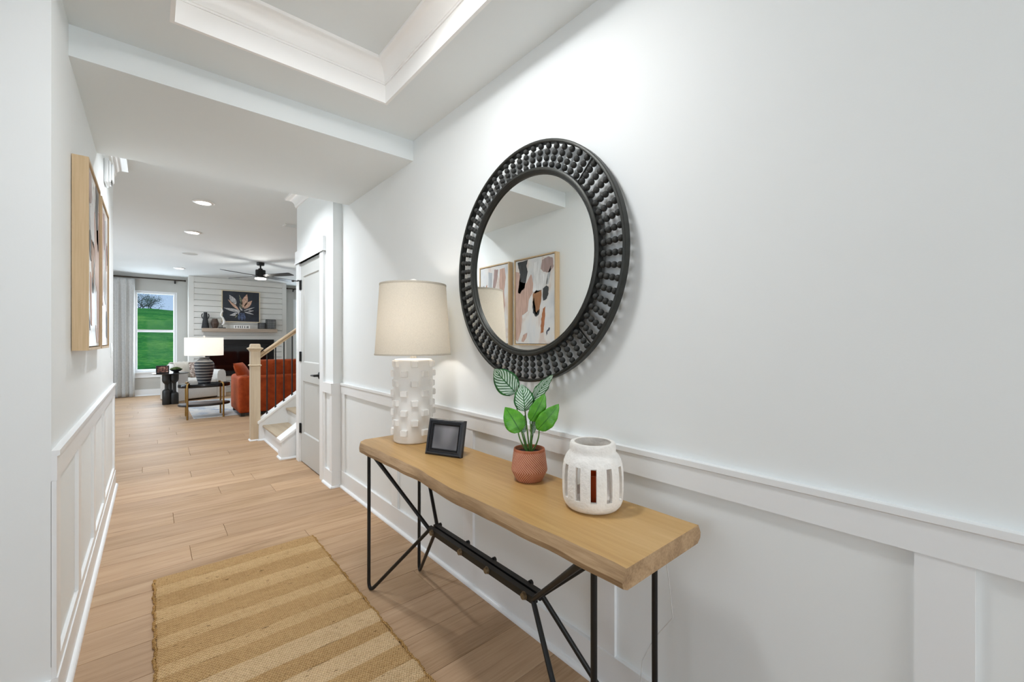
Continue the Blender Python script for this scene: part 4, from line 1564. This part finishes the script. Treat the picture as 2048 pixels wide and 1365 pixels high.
# ---- things on the mantel
my0 = BY - .037 - .10
v = thing('black_vase', 'tall matte black vase with small handles at the left of the mantel', 'vase', (.960, my0, MZ))
MB().lathe([(.02, 0), (.074, 0), (.076, .006), (.050, .20), (.034, .345), (.036, .372), (.030, .372), (.028, .34), (.002, .33)], 24).build('vase_body', plain('matte_charcoal', '#24272a', .7), v, smooth=True)
for s_ in (-1, 1):
    MB().tube([(s_ * .042, 0, .335), (s_ * .062, 0, .33), (s_ * .070, 0, .29), (s_ * .062, 0, .25), (s_ * .048, 0, .225)], .010, 8).build('handle', plain('matte_charcoal_handle', '#24272a', .7), v, smooth=True)
v = MB()
rr = []
for r_, z in ((.046, 0), (.060, .02), (.080, .11), (.078, .13), (.052, .215), (.052, .228), (.046, .228), (.046, .21), (.002, .20)):
    rr.append([(r_ * math.cos(2 * PI * i / 10), r_ * math.sin(2 * PI * i / 10), z) for i in range(10)])
v.rings(rr)
tag(v.build('brown_vase', plain('bronze_brown_glaze', '#4a3a30', .45, .2, var=.25, vscale=30), loc=(1.143, my0, MZ)), 'faceted dark brown vase on the mantel beside the tall black one', 'vase')
v = thing('white_sculpture', 'twisted white sculpture on a black base left of the painting', 'sculpture', (1.285, my0 - .02, MZ))
MB().rbox(-.070, .070, -.03, .03, 0, .020, .003, 1).build('base', 'black', v)
MB().cyl((0, 0, .02), (0, 0, .085), .006, seg=8).build('pin', 'black', v)
MB().tube([(0, 0, .08), (.030, 0, .12), (.036, 0, .18), (.010, 0, .25), (-.030, 0, .31), (-.020, 0, .36), (.004, 0, .41), (-.006, 0, .46), (-.026, 0, .49)], [.020, .026, .026, .022, .018, .020, .018, .012, .003], 10).build('figure', 'plaster', v, smooth=True)
v = thing('slotted_block', 'low white decorative block with a row of dark slots on the mantel', 'ornament', (1.680, my0 - .03, MZ))
mb = MB()
slots = (-.128, -.075, -.030, .012, .062, .108, .132)
xs = [-.168] + [q for s_ in slots for q in (s_ - .009, s_ + .009)] + [.168]
for i in range(0, len(xs), 2):
    mb.box(xs[i], xs[i + 1], -.022, .022, .012, .068)
mb.box(-.168, .168, -.022, .022, 0, .012).box(-.168, .168, -.022, .022, .068, .082)
mb.build('block', 'ceramic', v)
MB().box(-.165, .165, .004, .018, .013, .067).build('dark_core', 'black', v)
def cage(label, x, w_, hh_):
    t = thing('cage_lantern', label, 'lantern', (x, my0, MZ), 0, 'black wire lanterns on the mantel')
    h2 = w_ / 2
    mb = MB()
    b_ = .011
    for sx in (-1, 1):
        for sy in (-1, 1):
            mb.box(sx * h2 - (b_ if sx > 0 else 0), sx * h2 + (0 if sx > 0 else b_), sy * h2 * .7 - (b_ if sy > 0 else 0), sy * h2 * .7 + (0 if sy > 0 else b_), 0, hh_)
    for z in (0, hh_ - b_):
        for sy in (-1, 1):
            mb.box(-h2, h2, sy * h2 * .7 - (b_ if sy > 0 else 0), sy * h2 * .7 + (0 if sy > 0 else b_), z, z + b_)
        for sx in (-1, 1):
            mb.box(sx * h2 - (b_ if sx > 0 else 0), sx * h2 + (0 if sx > 0 else b_), -h2 * .7, h2 * .7, z, z + b_)
    mb.build('cage_frame', 'black', t)
    for q in range(1, 6):
        x_ = -h2 + w_ * q / 6
        MB().cyl((x_, -h2 * .68, 0), (x_, -h2 * .68, hh_), .0028, seg=6).build('wire', 'black', t)
    for q in range(1, 5):
        z = hh_ * q / 5
        MB().cyl((-h2, -h2 * .68, z), (h2, -h2 * .68, z), .0028, seg=6).build('wire', 'black', t)
    MB().box(-h2 + .012, h2 - .012, -.01, .03, .012, hh_ - .012).build('smoked_glass', plain('smoked_glass', '#909292', .15), t)
    MB().box(-h2, h2, -h2 * .7, h2 * .7, -.0, .008).build('floor_plate', 'black', t)
cage('smaller of the two black wire lanterns on the mantel', 2.112, .155, .155)
cage('larger black wire lantern at the right end of the mantel', 2.312, .205, .245)

# ---- living room rug
def rug_mat():
    k = NT('faded_blue_grey_rug')
    a = k.noise(k.coord('Object', (1, 1, 1)), 2.4, 5, 0.65, 0.6)
    b = k.noise(k.coord('Object', (1, 1, 1)), 45, 3, 0.7)
    f = k.math('ADD', k.math('MULTIPLY', a, 0.75), k.math('MULTIPLY', b, 0.25))
    k.col(k.ramp(f, [(0.36, '#6f7f99'), (0.44, '#a3adbb'), (0.52, '#cfcecb'), (0.66, '#c4bfb8'), (0.75, '#a8a6a6')]))
    k.set(0.95, 0, 0.1)
    return k.m
lr = MB().rbox(-1.55, 1.55, -1.26, 1.26, 0, .010, .004, 1)
tag(lr.build('area_rug', rug_mat(), loc=(2.06, 9.635, 0)), 'faded blue and cream area rug under the sofa', 'rug')

# ---- oval end table and striped lamp
et = thing('oval_side_table', 'oval black two-tier table with brass legs nearest the hall', 'table', (.665, 8.55, 0.0))
def oval(mb, a, b, z0, z1, r=.008):
    mb.lathe([(1 - r * 2, z0), (1, z0 + r), (1, z1 - r), (1 - r * 2, z1)], 44, sx=a, sy=b)
    return mb
oval(MB(), .350, .225, .500, .555).build('table_top', plain('glossy_black_top', '#14161a', .18, var=.1), et, smooth=True, ang=30)
oval(MB(), .350, .225, .200, .235).build('lower_shelf', plain('black_brown_shelf', '#2a2522', .4, var=.1), et, smooth=True, ang=30)
oval(MB(), .315, .195, .2352, .2372, .0004).build('shelf_inlay', wood('walnut_inlay', '#5b4a42', '#7d6a60', axis=0), et)
for sx, sy in ((-1, -1), (1, -1), (1, 1), (-1, 1)):
    x, y = sx * .236, sy * .196
    n2 = Vector((x / .35 ** 2, y / .225 ** 2)).normalized()
    px1, py1 = x - n2.x * .055, y - n2.y * .055
    MB().tube([(x, y, .011 if sy > 0 else 0.0), (x, y, .30), (x, y, .535), (x - n2.x * .006, y - n2.y * .006, .556), (x - n2.x * .02, y - n2.y * .02, .566), (px1, py1, .562)], .0135, 10).build('leg', 'brass', et, smooth=True)
la = thing('striped_lamp', 'dark ribbed ceramic lamp with white drum shade on the oval table', 'lamp', (.660, 8.55, .555))
prof = [(.055, 0), (.082, .002)]
for i in range(44):
    t = i / 43
    r_ = .084 + .050 * math.sin(min(1, t / .78) * PI / 2) if t < .78 else .134 - .075 * ((t - .78) / .22) ** 1.6
    r_ += .0022 * math.sin(t * 43 * PI * .62)
    prof.append((r_, .005 + .400 * t))
prof += [(.056, .408), (.066, .416), (.066, .424), (.04, .426)]
def stripe_mat():
    k = NT('charcoal_ribbed_ceramic')
    tcn = k.n('TexCoord')
    s3 = k.n('SeparateXYZ')
    k.l(tcn.outputs['Object'], s3.inputs[0])
    fr_ = k.math('FRACT', k.math('DIVIDE', k.math('ADD', s3.outputs[2], 0.02), .0475))
    ln = k.math('LESS_THAN', fr_, 0.14)
    nz = k.noise(k.coord('Object', (8, 8, 60)), 1, 3)
    k.col(k.mix(ln, k.ramp(nz, [(0.3, '#24262a'), (0.7, '#3a3d42')]), '#d6d2ca'))
    k.set(0.6)
    return k.m
MB().lathe(prof, 32).build('lamp_body', stripe_mat(), la, smooth=True, ang=50)
MB().cyl((0, 0, .42), (0, 0, .74), .012, seg=10).build('stem', 'ceramic', la, smooth=True)
mb = MB()
mb.rings([[(r_ * math.cos(2 * PI * i / 48), r_ * math.sin(2 * PI * i / 48), z) for i in range(48)] for r_, z in ((.262, .458), (.262, .750))], cap0=False, cap1=False)
mb.build('lamp_shade', 'whiteshade', la, smooth=True)
MB().sphere((0, 0, .772), .016, 10, 8).cyl((0, 0, .74), (0, 0, .765), .006, seg=8).build('finial', 'ceramic', la, smooth=True)
MB().sphere((0, 0, .60), .03, 10, 8).build('bulb', emissive('lamp_bulb', '#fff2dd', 5), la, smooth=True)
mb = MB()
for q in range(3):
    a = q * 2 * PI / 3
    mb.cyl((0, 0, .742), (.261 * math.cos(a), .261 * math.sin(a), .742), .002, seg=6)
mb.build('shade_spider', 'brass', la)
light('striped_lamp_light', 'POINT', (.660, 8.55, .555 + .60), 8, (1, 0.93, 0.82), radius=.04)

# ---- black sculptural side table with frame and moss bowl
sd = thing('round_side_table', 'round black pedestal table with two bottle-shaped columns by the armchair', 'table', (.285, 10.72, 0))
MB().lathe([(.001, .600), (.27, .600), (.285, .606), (.290, .612), (.285, .618), (.001, .620)], 44).build('table_top', plain('black_lacquer', '#191b1e', .25), sd, smooth=True, ang=30)
M['blackwood'] = plain('black_stained_wood', '#1f1f1d', .5, var=.2, vscale=20)
CR3 = (_cy, -_sy)
def column(dx, dy, zl, zs):
    prof = [(.03, 0), (.066, 0), (.068, .004), (.068, zl - .05), (.062, zl - .022), (.045, zl - .006), (.032, zl), (.030, zl + .02), (.030, zs - .02), (.036, zs), (.055, zs + .018), (.068, zs + .05), (.070, zs + .08), (.070, .600), (.02, .602)]
    MB().lathe(prof, 28, c=(dx, dy, 0)).build('column', 'blackwood', sd, smooth=True)
column(-.075 * .8, -.03, .30, .41)
column(.075 * .8, -.03 + -.05 * 0, .24, .43)
column(.0, .10, .27, .42)
pf = thing('tabletop_photo_frame', 'small dark photo frame leaning on the round black table', 'photo frame', (.165, 10.66, .620), R(4))
mb = frame_ring(MB(), .20, .150, [(0, -.008), (0, .004), (.006, .008), (.016, .006), (.018, -.002)])
tl = Matrix.Rotation(R(-12), 4, 'X')
mb.xf(tl)
mb.build('frame', 'black', pf)
k = NT('warm_photo_print')
f_ = k.noise(k.coord('Object', (30, 30, 30)), 1, 3)
k.col(k.ramp(f_, [(0.35, '#2d1c18'), (0.5, '#7a4a3c'), (0.65, '#c0978a')]))
MB().box(-.084, .084, .001, .006, .016, .134).xf(tl).build('photo', k.m, pf)
MB().extr([(.022, .09), (.026, .09), (.062, .001), (.056, 0)], 'x', -.015, .015).build('easel_back', 'black', pf)
mbw = thing('moss_bowl', 'black footed bowl of green moss on the round table', 'bowl', (.372, 10.70, .620))
MB().lathe([(.03, 0), (.055, .001), (.045, .010), (.040, .018), (.075, .038), (.098, .062), (.095, .064), (.05, .05), (.001, .048)], 28).build('bowl', 'black', mbw, smooth=True)
rm = random.Random(9)
k = NT('green_moss')
f_ = k.noise(k.coord('Object', (70, 70, 70)), 1, 4)
k.col(k.ramp(f_, [(0.35, '#2b3a1a'), (0.65, '#5d7038')]))
k.set(.95)
mb = MB()
for i in range(60):
    a, r_ = rm.uniform(0, 2 * PI), .085 * math.sqrt(rm.random())
    mb.sphere((r_ * math.cos(a), r_ * math.sin(a), .062 + .034 * (1 - (r_ / .09) ** 2)), rm.uniform(.014, .022), 7, 5)
o = mb.build('moss', k.m, mbw, smooth=True)
o['kind'] = 'stuff'

# ---- white armchair
def boucle(name, c):
    k = NT(name)
    f = k.noise(k.coord('Object', (1, 1, 1)), 90, 4, 0.7)
    b = srgb(c)
    k.col(k.ramp(f, [(0.3, tuple(x * .82 for x in b[:3]) + (1,)), (0.7, b)]))
    k.set(0.95, 0, 0.1, 0.3)
    k.bump(f, 0.5, 0.01)
    return k.m
M['boucle'] = boucle('white_boucle', '#e6e5e1')
ac = thing('armchair', 'white rounded boucle armchair in front of the window', 'armchair', (.66, 11.60, .012), R(24))
# local: front = -y
mb = MB()
def upath(w_, d_, r, n=8):
    """u-shaped plan of the barrel (left arm front -> round the back -> right arm front)"""
    pts = [(-w_, -d_)]
    for i in range(n + 1):
        a = PI - i / n * PI / 2
        pts.append((-w_ + r + r * math.cos(a), d_ - r + r * math.sin(a)))
    for i in range(n + 1):
        a = PI / 2 - i / n * PI / 2
        pts.append((w_ - r + r * math.cos(a), d_ - r + r * math.sin(a)))
    pts.append((w_, -d_))
    return pts
outer = upath(.47, .45, .30)
innr = upath(.29, .27, .18)
innr[0] = (-.29, -.45)
innr[-1] = (.29, -.45)
rr = []
for i, ((ox, oy), (ix, iy)) in enumerate(zip(outer, innr)):
    n2 = len(outer)
    tmid = 1 - abs(i / (n2 - 1) * 2 - 1)
    top = .60 + .14 * min(1, max(0, (tmid - .25) / .55))
    o_v, i_v = Vector((ox, oy)), Vector((ix, iy))
    m_ = lambda q: o_v + (i_v - o_v) * q
    sec = [(0.03, .0), (0.0, .03), (0.0, top - .10), (.08, top - .03), (.28, top), (.72, top), (.92, top - .03), (1.0, top - .10), (1.0, .03), (.97, 0)]
    rr.append([(m_(q).x, m_(q).y, z) for q, z in sec])
mb.rings(rr)
mb.build('barrel_shell', 'boucle', ac, smooth=True, ang=60)
MB().rbox(-.29, .29, -.46, .28, .02, .24, .03, 3).build('seat_base', 'boucle', ac, smooth=True)
MB().rbox(-.288, .288, -.475, .275, .24, .43, .06, 4).build('seat_cushion', 'boucle', ac, smooth=True)
for sx in (-1, 1):
    MB().cyl((sx * .38, -.36, -.012), (sx * .38, -.36, .01), .025, seg=10).cyl((sx * .36, .30, -.012), (sx * .36, .30, .01), .025, seg=10).build('foot', 'black', ac)
tb = thing('throw_blanket', 'cream knitted throw draped over the armchair back', 'blanket', (.66, 11.60, .012), R(24))
mb = MB()
prof = [(.235, .44), (.240, .58), (.258, .70), (.30, .752), (.38, .757), (.44, .735), (.475, .66), (.480, .40)]
NXb = 12
grid = [[(-.20 + .34 * i / NXb + .012 * math.sin(j), y + .006 * math.sin(i * 1.7 + j), z + .006 * math.cos(i * 2.1)) for i in range(NXb + 1)] for j, (y, z) in enumerate(prof)]
vv = [[mb.bm.verts.new(p) for p in r_] for r_ in grid]
for a, b in zip(vv, vv[1:]):
    for i in range(NXb):
        mb._f([a[i], a[i + 1], b[i + 1], b[i]])
o = mb.build('blanket_cloth', boucle('cream_knit', '#ddd7cb'), tb, smooth=True, ang=80)
md = o.modifiers.new('thickness', 'SOLIDIFY')
md.thickness = .014
md.offset = 1
pl = thing('patterned_pillow', 'small taupe patterned pillow resting in the armchair', 'pillow', (.825, 11.70, .445), R(24))
def pillow(mb, w_, h_, d_):
    N = 12
    for s_ in (-1, 1):
        g = []
        for j in range(N + 1):
            row = []
            for i in range(N + 1):
                u, v_ = i / N * 2 - 1, j / N * 2 - 1
                e = (1 - u * u) * (1 - v_ * v_)
                pin = 1 - .07 * (1 - abs(v_)) * u * u
                pin2 = 1 - .07 * (1 - abs(u)) * v_ * v_
                row.append((u * w_ / 2 * pin2, s_ * d_ / 2 * e ** .45, h_ / 2 + v_ * h_ / 2 * pin))
            g.append(row)
        vv = [[mb.bm.verts.new(p) for p in r_] for r_ in g]
        for a, b in zip(vv, vv[1:]):
            for i in range(N):
                mb._f([a[i], a[i + 1], b[i + 1], b[i]])
    bmesh.ops.remove_doubles(mb.bm, verts=list(mb.bm.verts), dist=1e-5)
    return mb
mb = pillow(MB(), .40, .34, .13)
mb.xf(Matrix.Translation((0, -.03, 0)) @ Matrix.Rotation(R(-14), 4, 'X'))
k = NT('taupe_pattern_fabric')
f_ = k.noise(k.coord('Object', (40, 40, 40)), 1, 2)
k.col(k.ramp(f_, [(0.42, '#8d7a70'), (0.55, '#cfc3b8')], 'CONSTANT'))
k.set(.9)
mb.build('pillow_cover', k.m, pl, smooth=True)

# ---- rust velvet sofa
def velvet():
    k = NT('rust_velvet')
    f = k.noise(k.coord('Object', (1, 1, 1)), 9, 3, 0.6)
    k.col(k.ramp(f, [(0.3, '#80300c'), (0.7, '#a54418')]))
    k.set(0.75, 0, 0.2, 0.25)
    k.b.inputs['Sheen Tint'].default_value = srgb('#d98a5e')
    return k.m
M['velvet'] = velvet()
so = thing('sofa', 'rust orange velvet sofa seen from behind past the balusters', 'sofa', (2.13, 8.57, .010))
# local: back towards -y (the hall); x from -1.05 to 1.05, y from -.46 to .46
MB().rbox(-1.045, 1.045, -.46, .46, .05, .30, .03, 3).build('base', 'velvet', so, smooth=True)
MB().rbox(-1.045, 1.045, -.462, -.26, .05, .655, .05, 4).build('back_frame', 'velvet', so, smooth=True)
for sx in (-1, 1):
    MB().rbox(min(sx * 1.05, sx * .84), max(sx * 1.05, sx * .84), -.464, .47, .05, .655, .06, 4).build('arm', 'velvet', so, smooth=True)
for sx in (-1, 1):
    MB().rbox(min(sx * .01, sx * .83), max(sx * .01, sx * .83), -.10, .48, .30, .47, .05, 4).build('seat_cushion', 'velvet', so, smooth=True)
    MB().rbox(min(sx * .01, sx * .84), max(sx * .01, sx * .84), -.30, -.08, .44, .915, .07, 4).build('back_cushion', 'velvet', so, smooth=True)
    for sy in (-.40, .40):
        MB().box(sx * .99 - .03, sx * .99 + .03, sy - .03, sy + .03, .0, .052).build('foot', 'blackwood', so)
tp = thing('throw_pillow', 'rust velvet throw pillow leaning on the left sofa arm', 'pillow', (1.30, 8.62, .482), R(64))
mb = pillow(MB(), .44, .42, .15)
mb.xf(Matrix.Rotation(R(-24), 4, 'X'))
mb.build('pillow_cover', 'velvet', tp, smooth=True)

# ================================================================== OUTDOORS
def grass():
    k = NT('spring_grass')
    a = k.noise(k.coord('Object', (1, 1, 1)), 0.35, 4, 0.6, 0.8)
    b = k.noise(k.coord('Object', (1, 1, 1)), 6, 4, 0.75)
    f = k.math('ADD', k.math('MULTIPLY', a, 0.5), k.math('MULTIPLY', b, 0.5))
    k.col(k.ramp(f, [(0.36, '#1d5420'), (0.5, '#378534'), (0.62, '#6fa548')]))
    k.set(0.95, 0, 0.1)
    k.bump(b, 0.8, 0.1)
    return k.m
mb = MB()
NYg = 24
gr = []
for j in range(NYg + 1):
    t = j / NYg
    y = 12.86 + 47.14 * t ** 1.5
    z0 = -.32 + 4.75 * (1 - (1 - min(1, t ** 1.5)) ** 1.55)
    gr.append([(-40 + 80 * i / 20, y, z0 + .25 * math.sin(i * .9) * t + .12 * math.sin(i * 2.3 + j) * t) for i in range(21)])
vv = [[mb.bm.verts.new(p) for p in r_] for r_ in gr]
for a, b in zip(vv, vv[1:]):
    for i in range(20):
        mb._f([a[i], a[i + 1], b[i + 1], b[i]])
far = [mb.bm.verts.new((-40 + 80 * i / 20, 110, 3.2)) for i in range(21)]
for i in range(20):
    mb._f([vv[-1][i], vv[-1][i + 1], far[i + 1], far[i]])
lw = struct('lawn', mb, grass(), 'green grassy hill rising behind the house', smooth=True)
struct('patio', MB().box(-2.5, 3.5, 12.86, 16.0, -.30, -.15), plain('concrete_patio', '#9d9d98', .85, var=.08))

# tree on the hill
def tree(label, loc, hgt, seed, n_leaf=2600):
    t = thing('tree', label, 'tree', loc)
    r3 = random.Random(seed)
    mb = MB()
    tips = []
    def grow(p, d, L, r_, depth):
        q = p + d * L
        mb.tube([p, (p + q) / 2 + Vector((r3.uniform(-.06, .06), r3.uniform(-.06, .06), 0)) * L, q], [r_, r_ * .85, r_ * .65], 5)
        if depth == 0:
            tips.append(q)
            return
        for _ in range(3 if depth > 1 else 2):
            ax = Vector((r3.uniform(-1, 1), r3.uniform(-1, 1), r3.uniform(-.25, .6)))
            d2 = (d * .55 + ax * .75).normalized()
            grow(q, d2, L * r3.uniform(.62, .85), r_ * .6, depth - 1)
    grow(Vector((0, 0, 0)), Vector((0, 0, 1)), hgt * .30, hgt * .028, 4)
    mb.build('trunk', plain('grey_bark_%d' % seed, '#5a5a58', .9), t)
    vs_, fs = [], []
    for i in range(n_leaf):
        c_ = r3.choice(tips) + Vector((r3.gauss(0, .30), r3.gauss(0, .30), r3.gauss(0, .24))) * hgt / 6
        a, b = Vector((r3.uniform(-1, 1), r3.uniform(-1, 1), r3.uniform(-1, 1))).normalized(), Vector((r3.uniform(-1, 1), r3.uniform(-1, 1), r3.uniform(-1, 1))).normalized()
        s_ = hgt * .012
        k0 = len(vs_)
        vs_ += [c_ + a * s_, c_ + b * s_, c_ - a * s_]
        fs.append((k0, k0 + 1, k0 + 2))
    me = bpy.data.meshes.new('foliage')
    me.from_pydata(vs_, [], fs)
    me.materials.append(plain('sage_foliage_%d' % seed, '#56685a', .9, var=.2))
    o = place('foliage', me, t)
    o['kind'] = 'stuff'
tree('bare-branched tree on the hilltop seen through the tall window', (-1.6, 100, 3.3), 7.6, 4)
mb = MB()
rl = random.Random(2)
for i in range(60):
    mb.sphere((rl.uniform(-8, 14), rl.uniform(78, 84), 4.0 + rl.uniform(-.2, .3)), rl.uniform(.6, 1.1), 8, 6)
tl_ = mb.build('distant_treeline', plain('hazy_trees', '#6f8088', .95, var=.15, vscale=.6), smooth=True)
tag(tl_, 'low hazy line of trees beyond the hilltop', 'trees')
tl_['kind'] = 'stuff'

# patio chair outside the window
oc = thing('patio_chair', 'grey reclined patio chair outside below the tall window', 'chair', (-.13, 14.5, -.15), R(70))
M['polywood'] = plain('slate_grey_plastic', '#6c7780', .6)
def obl(a, b, w_, th):
    a, b = Vector(a), Vector(b)
    m_ = MB()
    d = b - a
    q = d.to_track_quat('Z', 'Y').to_matrix().to_4x4()
    m_.rbox(-w_ / 2, w_ / 2, -th / 2, th / 2, 0, d.length, .006, 1)
    m_.xf(Matrix.Translation(a) @ q)
    return m_
for i in range(5):
    x = -.22 + .11 * i
    obl((x, .10, .32), (x, .52, .95 - .02 * abs(i - 2)), .10, .022).build('back_slat', 'polywood', oc)
for i in range(6):
    y = -.42 + .10 * i
    MB().rbox(-.28, .28, y, y + .088, .36 - .012 * i, .382 - .012 * i, .004, 1).build('seat_slat', 'polywood', oc)
for sx in (-1, 1):
    MB().rbox(sx * .36 - .06, sx * .36 + .06, -.48, .30, .52, .545, .005, 1).build('armrest', 'polywood', oc)
    MB().rbox(sx * .34 - .05, sx * .34 + .05, -.40, -.375, 0, .52, .004, 1).build('leg', 'polywood', oc)
    obl((sx * .31, -.40, .35), (sx * .31, .62, .02), .022, .10).build('leg', 'polywood', oc)
    MB().rbox(sx * .34 - .04, sx * .34 + .04, .20, .225, .18, .52, .004, 1).build('arm_post', 'polywood', oc)
MB().rbox(-.32, .32, .30, .325, .50, .58, .004, 1).build('back_rail', 'polywood', oc)
